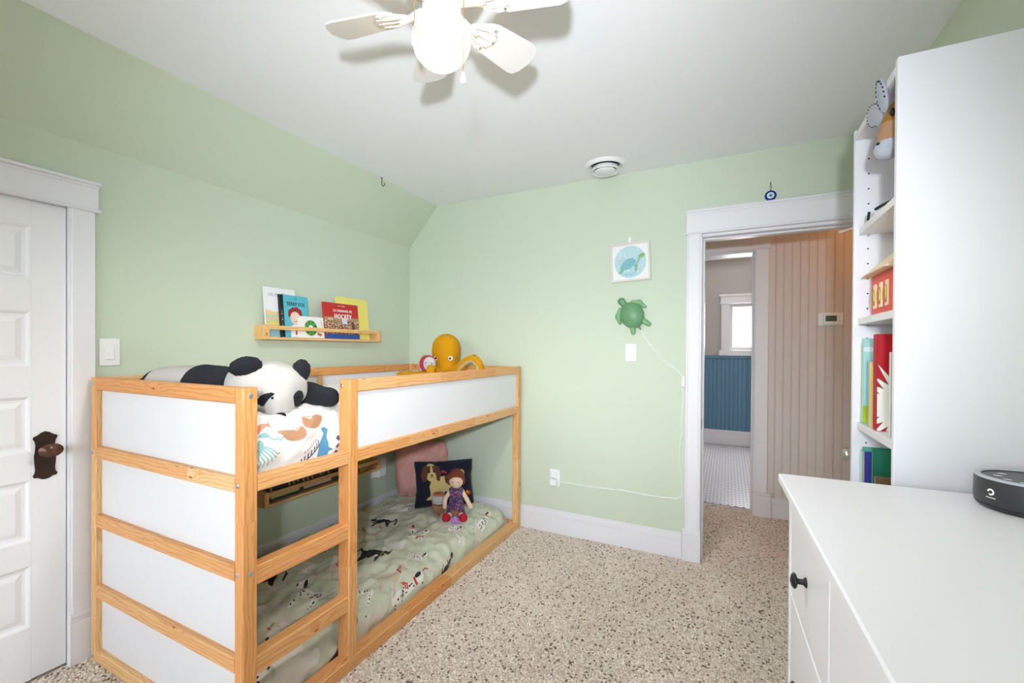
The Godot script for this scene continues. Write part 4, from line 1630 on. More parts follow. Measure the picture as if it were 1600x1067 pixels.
		lathe(s, [Vector2(0, -0.03), Vector2(0.006, -0.028), Vector2(0.0075, -0.02), Vector2(0.005, -0.008), Vector2(0.002, 0), Vector2(0, 0)], 14, Transform3D(Basis.IDENTITY, top + Vector3(0, -ln, 0)))
		obj("pull_knob", s, wm, ch)

# ------------------------------------------------------------------ books and ledges
# book in local axes: x across the cover (spine at -w/2), y up from 0, z from 0 (back) to t (front)
func book(called: String, label: String, group: String, w: float, h: float, t: float, cover: Color, xf: Transform3D, print_: Canvas = null, spine: Variant = null) -> Node3D:
	var o := thing(called, label, "book", Vector3.ZERO, 0.0, group)
	o.transform = xf
	var cm := mat("cover %s %d" % [called, taken[called]], cover, 0.4)
	var b := 0.0022
	var s := new_st()
	cbox(s, Vector3(-w / 2, 0, 0), Vector3(w / 2, h, b), 0.0006)
	cbox(s, Vector3(-w / 2, 0, t - b), Vector3(w / 2, h, t), 0.0006)
	if spine == null:
		cbox(s, Vector3(-w / 2 - 0.001, 0, 0), Vector3(-w / 2 + b, h, t), 0.0008)
	obj("cover", s, cm, o)
	if spine != null:
		s = new_st()
		cbox(s, Vector3(-w / 2 - 0.001, 0, 0), Vector3(-w / 2 + b, h, t), 0.0008)
		obj("spine", s, mat("spine %s %d" % [called, taken[called]], spine, 0.4), o)
	s = new_st()
	cbox(s, Vector3(-w / 2 + b, 0.003, b), Vector3(w / 2 - 0.003, h - 0.003, t - b))
	obj("pages", s, M["paper"], o)
	if print_:
		s = new_st()
		var z := t + 0.0003
		face(s, [Vector3(-w / 2 + 0.001, 0.001, z), Vector3(w / 2 - 0.001, 0.001, z), Vector3(w / 2 - 0.001, h - 0.001, z), Vector3(-w / 2 + 0.001, h - 0.001, z)], Vector3(0, 0, 1), [Vector2(0, 1), Vector2(1, 1), Vector2(1, 0), Vector2(0, 0)])
		obj("cover_print", s, mat("print %s %d" % [called, taken[called]], Color.WHITE, 0.4, print_.tex()), o)
	return o

func ledge(label: String, y: float) -> Node3D:
	var l := thing("picture_ledge", label, "shelf", Vector3(0, y, 0.457), 0.0, "pine picture ledges on the left wall")
	var m: Material = M["pale pine"]
	var L := 0.935
	var D := 0.095
	var parts := [["back_board", Vector3(0.001, 0, 0), Vector3(0.012, 0.082, L)], ["bottom_board", Vector3(0.012, 0, 0), Vector3(D, 0.014, L)], ["front_rail", Vector3(D - 0.013, 0.056, 0.03), Vector3(D, 0.079, L - 0.03)],
		["end_block", Vector3(0.012, 0.014, 0), Vector3(D, 0.082, 0.03)], ["end_block", Vector3(0.012, 0.014, L - 0.03), Vector3(D, 0.082, L)]]
	for p: Array in parts:
		var s := new_st()
		uvo = Vector2(rng.randf() * 3, rng.randf() * 3)
		cbox(s, p[1], p[2], 0.0015, Transform3D.IDENTITY, 1 if p[0] == "end_block" else 2)
		obj(p[0], s, m, l)
	return l

# leaning against the wall above a ledge: centre z, bottom x, lean angle
func leaning(zc: float, x: float, y: float, deg: float) -> Transform3D:
	var a := deg_to_rad(deg)
	return Transform3D(Basis(Vector3(0, 0, -1), Vector3(-sin(a), cos(a), 0), Vector3(cos(a), sin(a), 0)), Vector3(x, y, zc))

func ledges() -> void:
	mat("paper", rgb(236, 230, 216), 0.9)
	var ink := mat("dark ink", rgb(34, 38, 46), 0.6)
	var wink := mat("white ink", rgb(244, 242, 238), 0.6)
	var bink := mat("blue ink", rgb(96, 132, 176), 0.6)
	ledge("pine picture ledge with colourful books on the green wall above the upper bunk", 1.325)
	ledge("pine picture ledge on the wall inside the lower bunk", 0.395)
	var g := "books on the upper picture ledge"
	var I := Transform2D.IDENTITY
	# white cover with pastel bands
	var c := Canvas.new(256, 354, rgb(238, 238, 240))
	var bands := [rgb(236, 208, 150), rgb(190, 216, 176), rgb(238, 190, 176), rgb(196, 214, 150), rgb(240, 214, 120), rgb(170, 206, 214), rgb(150, 200, 210)]
	for i in 7:
		var pts := [Vector2(0, 354), Vector2(0, 178 + i * 24)]
		for k in 17:
			pts.append(Vector2(k * 16, 165 + i * 25 + sin(k * 0.33 + i * 0.8) * 14 - 6))
		pts.append(Vector2(256, 354))
		c.shape(I, pts, bands[i])
	var b := book("picture_book", "white picture book with rainbow stripes leaning at the ledge's left end", g, 0.206, 0.286, 0.010, rgb(236, 236, 238), leaning(1.249, 0.046, 1.3395, 6.0), c)
	text("title", "Oh, the Places", 0.024, bink, b, Transform3D(Basis(Vector3(0, 0, 1), 0.05), Vector3(0.0, 0.247, 0.0105)), 0, "Droid Serif", 1.0)
	# teal cover with a curly-haired boy
	c = Canvas.new(256, 320, rgb(92, 186, 204))
	for q: Array in [[90, 128, 22], [115, 112, 22], [145, 108, 22], [170, 122, 22], [180, 145, 18], [82, 150, 16], [130, 125, 26]]:
		c.ell(I, q[0], q[1], q[2], q[2], rgb(150, 48, 40))
	c.ell(I, 130, 172, 46, 50, rgb(236, 206, 184))
	c.ell(I, 112, 164, 9, 10, Color.WHITE)
	c.ell(I, 148, 164, 9, 10, Color.WHITE)
	c.ell(I, 113, 165, 4, 5, rgb(40, 30, 30))
	c.ell(I, 147, 165, 4, 5, rgb(40, 30, 30))
	c.line(I, [Vector2(112, 196), Vector2(128, 202), Vector2(146, 195)], 4, rgb(150, 60, 56))
	c.shape(I, [Vector2(80, 320), Vector2(86, 240), Vector2(112, 222), Vector2(150, 222), Vector2(176, 240), Vector2(184, 320)], rgb(236, 236, 238))
	c.line(I, [Vector2(176, 250), Vector2(205, 215), Vector2(190, 190)], 18, rgb(236, 206, 184))
	c.im.fill_rect(Rect2i(0, 0, 30, 320), rgb(24, 24, 28))
	for i in 9:
		c.im.fill_rect(Rect2i(8, 110 + i * 15, 12, 7), [rgb(200, 60, 60), rgb(70, 150, 200), rgb(220, 190, 60)][i % 3])
	c.shape(I, [Vector2(124, 240), Vector2(140, 240), Vector2(140, 300), Vector2(124, 300)], rgb(196, 60, 54))
	b = book("picture_book", "teal picture book with black spine and a red-haired cartoon boy on the ledge", g, 0.198, 0.25, 0.014, rgb(92, 186, 204), leaning(1.168, 0.057, 1.3395, 6.0), c, rgb(26, 26, 30))
	text("title", "TERRY FOX", 0.030, ink, b, Transform3D(Basis.IDENTITY, Vector3(0.01, 0.198, 0.0145)), 1, "Droid Sans", 0.82)
	text("subtitle", "I AM", 0.010, ink, b, Transform3D(Basis.IDENTITY, Vector3(0.01, 0.232, 0.0145)), 0)
	# small white board book with a leafy green ring
	c = Canvas.new(256, 180, rgb(240, 238, 232))
	for k in 26:
		var a := TAU * k / 26.0
		c.ell(place(118 + cos(a) * 44, 96 + sin(a) * 46, 1.0, a), 0, 0, 22, 13, [rgb(72, 150, 70), rgb(52, 124, 58), rgb(110, 176, 84)][k % 3])
	c.ell(I, 118, 98, 26, 27, rgb(240, 238, 232))
	c.ell(I, 205, 150, 26, 14, rgb(190, 120, 80), 0.3)
	c.line(I, [Vector2(226, 30), Vector2(236, 70)], 3, rgb(80, 80, 84))
	b = book("board_book", "small white board book with a green leafy ring on the ledge", g, 0.188, 0.131, 0.008, rgb(238, 236, 230), leaning(1.058, 0.0722, 1.3395, 6.0), c)
	# yellow book behind the red one
	book("picture_book", "plain yellow picture book standing behind the red hockey book", g, 0.29, 0.284, 0.012, rgb(240, 228, 120), leaning(0.677, 0.046, 1.3395, 6.0))
	# red book
	c = Canvas.new(384, 300, rgb(196, 46, 44))
	c.im.fill_rect(Rect2i(0, 118, 384, 140), rgb(176, 140, 104))
	for i in 900:
		var y := rng.randf_range(150, 262)
		c.ell(I, rng.randf() * 384, y, 4, 5, [rgb(214, 186, 150), rgb(120, 70, 50), rgb(226, 214, 196), rgb(150, 100, 70), rgb(190, 70, 56), rgb(86, 60, 50)][rng.randi() % 6])
	c.im.fill_rect(Rect2i(0, 262, 384, 38), rgb(40, 84, 168))
	c.im.fill_rect(Rect2i(190, 128, 60, 46), rgb(214, 220, 232))
	c.im.fill_rect(Rect2i(40, 130, 52, 14), rgb(220, 204, 170))
	c.im.fill_rect(Rect2i(300, 150, 26, 100), rgb(70, 74, 80))
	b = book("picture_book", "red picture book about hockey with a crowd scene on the ledge", g, 0.305, 0.236, 0.012, rgb(196, 46, 44), leaning(0.797, 0.0595, 1.3395, 6.0), c)
	text("title", "HOCKEY", 0.042, wink, b, Transform3D(Basis.IDENTITY, Vector3(0.01, 0.148, 0.0125)), 1, "Droid Sans", 0.95)
	text("title_line", "LE CHANDAIL DE", 0.021, wink, b, Transform3D(Basis.IDENTITY, Vector3(0.01, 0.186, 0.0125)), 1)
	text("author_line", "ROCH CARRIER", 0.009, wink, b, Transform3D(Basis.IDENTITY, Vector3(0.0, 0.218, 0.0125)), 0)
	# books inside the lower ledge
	g = "books on the lower picture ledge"
	var lows := [["picture_book", "black and yellow book at the near end of the lower ledge", 0.22, 0.17, rgb(34, 58, 70), 1.235, rgb(190, 170, 40)],
		["picture_book", "brown book with printed letters on the lower ledge", 0.24, 0.135, rgb(92, 64, 50), 1.0, rgb(196, 170, 140)],
		["picture_book", "dark green book between pale ones on the lower ledge", 0.05, 0.14, rgb(44, 56, 44), 0.855, null],
		["picture_book", "cream book with dark leaf print on the lower ledge", 0.17, 0.145, rgb(222, 218, 196), 0.74, rgb(60, 84, 62)],
		["picture_book", "mustard book at the far end of the lower ledge", 0.10, 0.13, rgb(176, 150, 44), 0.59, rgb(90, 60, 44)]]
	for e: Array in lows:
		c = Canvas.new(192, 128, e[4])
		if e[6] != null:
			for i in 7:
				c.line(I, [Vector2(10 + i * 26, rng.randf_range(20, 60)), Vector2(20 + i * 26, rng.randf_range(10, 120))], 8, e[6])
			c.im.fill_rect(Rect2i(8, 96, 170, 20), (e[6] as Color).lightened(0.35))
		book(e[0], e[1], g, e[2], e[3], 0.012, e[4], leaning(e[5], 0.058, 0.4095, 9.0), c)
	var bk: Node3D = get_node("picture_book_007")
	text("letters", "USS", 0.03, M["dark ink"], bk, Transform3D(Basis.IDENTITY, Vector3(0.03, 0.09, 0.0125)), 1)

# ------------------------------------------------------------------ soft toys and cushions
func cloth(called: String, c: Color, tex: Texture2D = null) -> StandardMaterial3D:
	var m := mat(called, c, 0.95, tex)
	m.rim_enabled = true
	m.rim = 0.35
	m.rim_tint = 0.6
	return m

func plush(called: String, c: Color, scale_ := 30.0) -> StandardMaterial3D:
	var m := mat(called, c, 0.98, null, M_noise(), 0.5, scale_)
	m.rim_enabled = true
	m.rim = 0.5
	m.rim_tint = 0.6
	return m

var _nz: Texture2D
func M_noise() -> Texture2D:
	if _nz == null:
		_nz = noise_tex(256, 0.09, 9, 3)
	return _nz

func toys() -> void:
	panda()
	octopus()
	var s: SurfaceTool
	# ---- pink cushion in the corner
	var fac := Basis(Vector3.UP, atan2(0.733, 0.68))
	s = new_st()
	cushion(s, 0.43, 0.41, 0.21, Transform3D(fac * Basis(Vector3.RIGHT, -0.14) * Basis(Vector3(0, 0, 1), 0.03), Vector3(0.285, 0.372, 0.205)), 0.0, 4, 0.13)
	tag(obj("pink_cushion", s, cloth("pink linen", rgb(218, 160, 152))), "plain dusty pink cushion in the corner of the lower bunk", "cushion")
	# ---- navy cushion with a spaniel
	var c := Canvas.new(640, 470, rgb(24, 28, 44))
	var I := Transform2D.IDENTITY
	var cream := rgb(208, 182, 120)
	var br := rgb(92, 58, 42)
	var gold := rgb(190, 140, 50)
	c.shape(I, [Vector2(170, 180), Vector2(250, 170), Vector2(400, 150), Vector2(490, 100), Vector2(530, 120), Vector2(520, 200), Vector2(500, 260), Vector2(470, 300), Vector2(480, 380), Vector2(430, 390), Vector2(400, 310), Vector2(300, 320), Vector2(290, 400), Vector2(210, 400), Vector2(230, 350), Vector2(190, 320), Vector2(180, 390), Vector2(110, 395), Vector2(120, 370), Vector2(150, 350), Vector2(140, 260)], cream)
	c.shape(I, [Vector2(140, 390), Vector2(200, 395), Vector2(300, 402), Vector2(280, 425), Vector2(190, 415)], gold)
	c.shape(I, [Vector2(400, 380), Vector2(480, 330), Vector2(500, 380), Vector2(430, 410)], gold)
	c.shape(I, [Vector2(300, 160), Vector2(400, 140), Vector2(440, 170), Vector2(430, 220), Vector2(400, 245), Vector2(370, 230), Vector2(340, 255), Vector2(310, 230)], br)
	c.shape(I, [Vector2(200, 320), Vector2(260, 310), Vector2(250, 360), Vector2(225, 345)], br)
	c.shape(I, [Vector2(370, 320), Vector2(440, 300), Vector2(460, 320), Vector2(400, 345)], rgb(36, 34, 40))
	c.ell(I, 165, 120, 72, 92, cream)
	c.shape(I, [Vector2(90, 60), Vector2(130, 40), Vector2(130, 110), Vector2(110, 200), Vector2(70, 215), Vector2(50, 150)], br)
	c.shape(I, [Vector2(200, 40), Vector2(250, 60), Vector2(270, 130), Vector2(250, 215), Vector2(220, 200), Vector2(200, 110)], br)
	c.shape(I, [Vector2(118, 60), Vector2(158, 50), Vector2(150, 120), Vector2(122, 130)], br)
	c.shape(I, [Vector2(175, 50), Vector2(212, 60), Vector2(210, 130), Vector2(182, 120)], br)
	c.ell(I, 138, 112, 9, 8, rgb(20, 18, 22))
	c.ell(I, 194, 112, 9, 8, rgb(20, 18, 22))
	c.ell(I, 166, 150, 13, 8, rgb(30, 22, 24))
	c.line(I, [Vector2(145, 172), Vector2(166, 164), Vector2(188, 172)], 5, rgb(60, 40, 34))
	c.ell(I, 290, 118, 17, 15, rgb(176, 44, 66))
	c.ell(I, 318, 128, 14, 14, rgb(176, 44, 66))
	c.ell(I, 560, 345, 34, 26, rgb(176, 60, 40))
	c.ell(I, 560, 340, 20, 13, gold)
	s = new_st()
	cushion(s, 0.44, 0.325, 0.13, Transform3D(fac * Basis(Vector3.RIGHT, -0.25) * Basis(Vector3(0, 0, 1), -0.02), Vector3(0.555, 0.325, 0.31)), 0.0, 8)
	tag(obj("dog_cushion", s, cloth("spaniel tapestry", Color.WHITE, c.tex())), "navy cushion with a brown and cream spaniel picture on the lower bunk", "cushion")
	doll()
	cup_plush()

func panda() -> void:
	var p := thing("panda_plush", "large black and white panda plush lying face down across the upper bunk", "plush toy", Vector3(0.6, 1.05, 1.95))
	var off := -p.position
	var wm := plush("white plush", rgb(238, 234, 226))
	var bm := plush("black plush", rgb(30, 32, 40))
	var s := new_st()
	var hc := Vector3(0.768, 1.134, 1.865)
	var F := Vector3(0.72, -0.16, 0.68).normalized()
	var R := Vector3.UP.cross(F).normalized()
	var U := F.cross(R).normalized()
	var L := func(r: float, u: float, f: float) -> Vector3:
		return hc + off + R * r + U * u + F * f
	# head
	blob(s, [[L.call(-0.07, -0.004, 0.0), L.call(0.062, -0.01, 0.0), 0.084, 0.082], [L.call(0.0, 0.0, -0.03), L.call(0.0, 0.0, 0.0), 0.09, 0.09], [L.call(0.035, -0.045, 0.05), L.call(0.05, -0.055, 0.085), 0.058, 0.05]], 0.009, 0.05, 0.003, 45.0)
	obj("head", s, wm, p)
	for e: Array in [[-0.066, 0.084, 0.045, 0.056, 0.036, 0.2], [0.118, 0.052, -0.01, 0.036, 0.048, -0.2]]:
		s = new_st()
		ell(s, L.call(e[0], e[1], e[2]), Vector3(e[3], e[4], 0.034), Basis(R, U, F) * Basis(Vector3(0, 0, 1), e[5]), 24, 16, 0.14, 60.0)
		obj("ear", s, bm, p)
	var k := 0
	for e: Array in [[0.018, -0.026, 0.104, 0.042, 0.025, 0.3], [0.112, -0.034, 0.078, 0.022, 0.031, -0.5]]:
		s = new_st()
		var turn := 0.0 if k == 0 else 0.75
		ell(s, L.call(e[0], e[1], e[2]), Vector3(e[3], e[4], 0.014), Basis(R, U, F) * Basis(Vector3.UP, turn) * Basis(Vector3(0, 0, 1), e[5]), 24, 14, 0.1, 60.0)
		var patch := obj("eye_patch", s, bm, p)
		s = new_st()
		ell(s, L.call(e[0] + 0.014 - k * 0.01, e[1] + 0.006, e[2] + 0.0125), Vector3.ONE * 0.0065, Basis.IDENTITY, 14, 10)
		obj("eye", s, mat("glass eye", rgb(14, 12, 14), 0.08), patch)
		k += 1
	s = new_st()
	ell(s, L.call(0.058, -0.082, 0.131), Vector3(0.02, 0.012, 0.011), Basis(R, U, F), 16, 10)
	obj("nose", s, bm, p)
	# body lying away to the wall side
	s = new_st()
	blob(s, [[Vector3(0.50, 1.125, 1.965) + off, Vector3(0.30, 1.12, 1.985) + off, 0.082, 0.08], [Vector3(0.40, 1.115, 1.90) + off, Vector3(0.3, 1.11, 1.9) + off, 0.075, 0.07]], 0.012, 0.06, 0.004, 40.0)
	obj("body", s, wm, p)
	s = new_st()
	blob(s, [[Vector3(0.64, 1.122, 1.955) + off, Vector3(0.545, 1.13, 1.97) + off, 0.080, 0.084], [Vector3(0.62, 1.12, 1.87) + off, Vector3(0.54, 1.12, 1.87) + off, 0.075, 0.075]], 0.011, 0.06, 0.004, 40.0)
	obj("shoulders", s, bm, p)
	s = new_st()
	blob(s, [[Vector3(0.63, 1.09, 1.78) + off, Vector3(0.80, 1.085, 1.70) + off, 0.055, 0.045], [Vector3(0.80, 1.085, 1.70) + off, Vector3(0.905, 1.08, 1.685) + off, 0.045, 0.04]], 0.009, 0.04, 0.003, 40.0)
	obj("arm", s, bm, p)
	s = new_st()
	blob(s, [[Vector3(0.255, 1.115, 1.985) + off, Vector3(0.16, 1.09, 1.99) + off, 0.075, 0.05], [Vector3(0.16, 1.09, 1.99) + off, Vector3(0.125, 1.08, 1.985) + off, 0.05, 0.035]], 0.010, 0.04, 0.003, 40.0)
	obj("leg", s, bm, p)
	s = new_st()
	blob(s, [[Vector3(0.26, 1.105, 1.87) + off, Vector3(0.15, 1.09, 1.83) + off, 0.06, 0.045]], 0.010, 0.04, 0.003, 40.0)
	obj("leg", s, bm, p)

func octopus() -> void:
	var p := thing("octopus_plush", "mustard yellow octopus plush with long arms at the far end of the upper bunk", "plush toy", Vector3(0.56, 1.06, 0.3))
	var m := plush("mustard corduroy", rgb(244, 172, 8), 24.0)
	m.rim = 0.1
	var cm := plush("cream plush", rgb(232, 206, 150), 24.0)
	var s := new_st()
	blob(s, [[Vector3(0, 0.205, 0), Vector3(0, 0.225, 0), 0.103, 0.1], [Vector3(0, 0.04, 0), Vector3(0, 0.16, 0), 0.076, 0.078], [Vector3(0, 0.02, 0), Vector3(0, 0.04, 0), 0.095, 0.08]], 0.009, 0.04, 0.002, 50.0)
	obj("head", s, m, p)
	var arms := [
		[Vector3(0.06, 0.05, 0.04), Vector3(0.13, 0.085, 0.04), Vector3(0.19, 0.135, 0.04), Vector3(0.255, 0.155, 0.05), Vector3(0.305, 0.12, 0.06), Vector3(0.31, 0.06, 0.07), Vector3(0.285, 0.03, 0.1)],
		[Vector3(-0.05, 0.04, 0.06), Vector3(-0.12, 0.035, 0.10), Vector3(-0.20, 0.03, 0.12), Vector3(-0.28, 0.03, 0.13), Vector3(-0.33, 0.03, 0.13)],
		[Vector3(0.0, 0.04, 0.07), Vector3(-0.02, 0.075, 0.13), Vector3(-0.01, 0.085, 0.17), Vector3(0.0, 0.05, 0.2), Vector3(0.0, 0.03, 0.24)],
		[Vector3(0.05, 0.04, 0.07), Vector3(0.1, 0.035, 0.13), Vector3(0.17, 0.05, 0.16), Vector3(0.23, 0.035, 0.18)],
		[Vector3(-0.05, 0.04, -0.04), Vector3(-0.12, 0.03, -0.07), Vector3(-0.2, 0.03, -0.09)],
		[Vector3(0.05, 0.04, -0.05), Vector3(0.12, 0.03, -0.08), Vector3(0.2, 0.03, -0.1)]]
	for a: Array in arms:
		s = new_st()
		var cv := Curve3D.new()
		for i in a.size():
			var tn: Vector3 = (a[mini(i + 1, a.size() - 1)] - a[maxi(i - 1, 0)]) / 6.0
			cv.add_point(a[i], -tn, tn)
		var n := 16
		var pts := []
		var rad := []
		for i in n + 1:
			pts.append(cv.sample_baked(cv.get_baked_length() * i / n))
			rad.append(lerpf(0.038, 0.027, float(i) / n) * (1.0 if i < n else 0.55))
		tube(s, pts, rad, 12, 0.85)
		var arm := obj("arm", s, m, p)
		s = new_st()
		var q := []
		for i in range(2, n):
			q.append(pts[i] + Vector3(0, -0.012, 0.012))
		tube(s, q, 0.021, 8, 0.8)
		obj("arm_underside", s, cm, arm)
	for x: float in [-0.05, 0.062]:
		s = new_st()
		var e := Vector3(x + 0.02, 0.152, sqrt(maxf(0.0, 0.0082 - x * x)) + 0.006)
		var d := Vector3(0.35, 0.05, 0.93).normalized()
		ell(s, e, Vector3(0.017, 0.017, 0.017), Basis.IDENTITY, 16, 10)
		var w := obj("eye", s, M["white plastic"], p)
		s = new_st()
		ell(s, e + d * 0.0105, Vector3.ONE * 0.0095, Basis.IDENTITY, 14, 10)
		obj("pupil", s, mat("brown eye", rgb(60, 34, 22), 0.15), w)
	# round fruit plush in its arms
	var f := thing("fruit_plush", "small round pink and white fruit plush held in the octopus arms", "plush toy", Vector3(0.50, 1.115, 0.44))
	var pm := plush("pink plush", rgb(222, 62, 88), 40.0)
	s = new_st()
	ell(s, Vector3(0, 0.06, 0), Vector3(0.06, 0.06, 0.055), Basis.IDENTITY, 24, 16)
	obj("body", s, pm, f)
	var fr := Basis(Vector3.UP, 0.62)
	s = new_st()
	ell(s, Vector3(0, 0.06, 0) + fr * Vector3(0.008, 0.0, 0.024), Vector3(0.048, 0.05, 0.036), fr, 24, 14)
	obj("face", s, plush("white short plush", rgb(244, 240, 240), 40.0), f)
	for q: Vector2 in [Vector2(-0.014, 0.008), Vector2(0.026, 0.004)]:
		s = new_st()
		ell(s, Vector3(0, 0.06, 0) + fr * Vector3(q.x, q.y, 0.0592), Vector3(0.004, 0.004, 0.003), fr, 10, 8)
		obj("eye", s, M["black plastic"], f)
	s = new_st()
	for i in 5:
		ell(s, Vector3(-0.035 + i * 0.012, 0.108 - absf(i - 2) * 0.004 + 0.004, 0.012), Vector3(0.008, 0.014, 0.006), Basis(Vector3(0, 0, 1), 0.5 - i * 0.25), 10, 8)
	obj("leaf_tips", s, plush("pale green plush", rgb(190, 214, 150), 40.0), f)
	s = new_st()
	for q: Vector3 in [Vector3(-0.05, 0.085, 0.022), Vector3(-0.056, 0.05, 0.02), Vector3(-0.036, 0.02, 0.03)]:
		ell(s, q, Vector3(0.008, 0.006, 0.006), Basis.IDENTITY, 10, 8)
	obj("scales", s, M["white short plush"], f)

func doll() -> void:
	var d := thing("rag_doll", "rag doll in a floral dress with red shoes seated on the lower bunk", "doll", Vector3(0.745, 0.172, 0.455), deg_to_rad(28.0))
	d.scale = Vector3.ONE * 1.14
	var skin := cloth("doll cotton", rgb(232, 204, 176))
	var hair := cloth("brown yarn", rgb(124, 62, 44))
	var c := Canvas.new(256, 256, rgb(58, 44, 84))
	for i in 260:
		c.ell(Transform2D.IDENTITY, rng.randf() * 256, rng.randf() * 256, rng.randf_range(3, 7), rng.randf_range(3, 7), [rgb(190, 60, 84), rgb(214, 120, 60), rgb(96, 110, 190), rgb(220, 190, 200), rgb(120, 44, 96)][i % 5])
	var dress := cloth("floral cotton", Color.WHITE, c.tex())
	dress.uv1_triplanar = true
	dress.uv1_scale = Vector3.ONE * 9.0
	var s := new_st()
	blob(s, [[Vector3(0, 0.05, 0), Vector3(0, 0.14, 0), 0.046, 0.032], [Vector3(-0.022, 0.145, 0), Vector3(0.022, 0.145, 0), 0.022, 0.022], [Vector3(-0.03, 0.025, 0.03), Vector3(0.03, 0.025, 0.03), 0.026, 0.026]], 0.006, 0.02, 0.001, 60.0)
	obj("dress", s, dress, d)
	s = new_st()
	blob(s, [[Vector3(0, 0.205, 0.002), Vector3(0, 0.215, 0), 0.042, 0.042], [Vector3(0, 0.15, 0), Vector3(0, 0.18, 0), 0.018, 0.018]], 0.005, 0.012)
	obj("head", s, skin, d)
	s = new_st()
	blob(s, [[Vector3(0, 0.222, -0.012), Vector3(0, 0.226, -0.008), 0.045, 0.045], [Vector3(-0.03, 0.235, 0.016), Vector3(0.018, 0.245, 0.014), 0.016, 0.02], [Vector3(0.034, 0.235, 0.008), Vector3(0.04, 0.19, 0.0), 0.014, 0.012], [Vector3(-0.036, 0.23, 0.006), Vector3(-0.041, 0.19, 0.0), 0.012, 0.012]], 0.005, 0.012, 0.0015, 90.0)
	obj("hair", s, hair, d)
	for x: float in [-0.016, 0.016]:
		s = new_st()
		ell(s, Vector3(x, 0.205, 0.0425), Vector3(0.0028, 0.0032, 0.002), Basis.IDENTITY, 10, 8)
		obj("eye", s, M["black plastic"], d)
	for k: float in [-1.0, 1.0]:
		s = new_st()
		blob(s, [[Vector3(k * 0.034, 0.145, 0), Vector3(k * 0.062, 0.10, 0.012), 0.013, 0.012], [Vector3(k * 0.062, 0.10, 0.012), Vector3(k * 0.075 + 0.012, 0.06, 0.03), 0.012, 0.013]], 0.005, 0.008)
		obj("arm", s, skin, d)
		s = new_st()
		blob(s, [[Vector3(k * 0.03, 0.022, 0.04), Vector3(k * 0.042, 0.02, 0.085), 0.016, 0.015]], 0.005, 0.008)
		obj("leg", s, skin, d)
		s = new_st()
		blob(s, [[Vector3(k * 0.044, 0.022, 0.095), Vector3(k * 0.05, 0.03, 0.115), 0.022, 0.02], [Vector3(k * 0.05, 0.03, 0.115), Vector3(k * 0.052, 0.042, 0.118), 0.02, 0.015]], 0.005, 0.01)
		obj("shoe", s, cloth("red felt", rgb(178, 24, 48)), d)
	# small purple toy in its lap
	var t := thing("purple_plush", "tiny purple plush animal with a brown head in the doll's lap", "plush toy", Vector3(0.812, 0.174, 0.575), deg_to_rad(28.0))
	s = new_st()
	blob(s, [[Vector3(0, 0.018, 0), Vector3(0, 0.036, 0), 0.018, 0.015], [Vector3(-0.014, 0.02, 0.008), Vector3(-0.02, 0.008, 0.014), 0.008, 0.007], [Vector3(0.014, 0.02, 0.008), Vector3(0.02, 0.008, 0.014), 0.008, 0.007]], 0.004, 0.01)
	obj("body", s, cloth("lilac felt", rgb(178, 118, 196)), t)
	s = new_st()
	blob(s, [[Vector3(0, 0.06, 0.002), Vector3(0, 0.064, 0.002), 0.016, 0.015], [Vector3(-0.012, 0.074, 0), Vector3(-0.014, 0.078, 0), 0.006, 0.005], [Vector3(0.012, 0.074, 0), Vector3(0.014, 0.078, 0), 0.006, 0.005]], 0.004, 0.008)
	obj("head", s, cloth("tan felt", rgb(140, 92, 60)), t)

func cup_plush() -> void:
	var t := thing("cup_plush", "small cup-shaped plush with white top and tan base leaning on the dog cushion", "plush toy", Vector3(0.622, 0.172, 0.475), deg_to_rad(28.0))
	var s := new_st()
	lathe(s, [Vector2(0, 0), Vector2(0.025, 0.002), Vector2(0.041, 0.012), Vector2(0.048, 0.032), Vector2(0.048, 0.055), Vector2(0.046, 0.066), Vector2(0, 0.066)], 28)
	obj("base", s, plush("tan plush", rgb(214, 160, 116), 50.0), t)
	s = new_st()
	lathe(s, [Vector2(0, 0.064), Vector2(0.047, 0.064), Vector2(0.0485, 0.068), Vector2(0.047, 0.073), Vector2(0, 0.073)], 28)
	obj("band", s, plush("brown plush", rgb(150, 90, 62), 50.0), t)
	s = new_st()
	lathe(s, [Vector2(0, 0.073), Vector2(0.046, 0.073), Vector2(0.046, 0.10), Vector2(0.043, 0.118), Vector2(0.036, 0.124), Vector2(0, 0.124)], 28)
	obj("top", s, M["white short plush"], t)
	s = new_st()
	for i in 9:
		ell(s, Vector3(cos(TAU * i / 9) * 0.028, 0.127, sin(TAU * i / 9) * 0.028), Vector3(0.013, 0.012, 0.013), Basis.IDENTITY, 10, 8)
	ell(s, Vector3(0, 0.128, 0), Vector3(0.026, 0.013, 0.026), Basis.IDENTITY, 12, 8)
	obj("frosting", s, cloth("rust felt", rgb(178, 112, 84)), t)
	for x: float in [-0.008, 0.02]:
		s = new_st()
		ell(s, Vector3(x, 0.092, sqrt(0.0021 - x * x)), Vector3(0.003, 0.002, 0.002), Basis.IDENTITY, 8, 6)
		obj("eye", s, M["black plastic"], t)

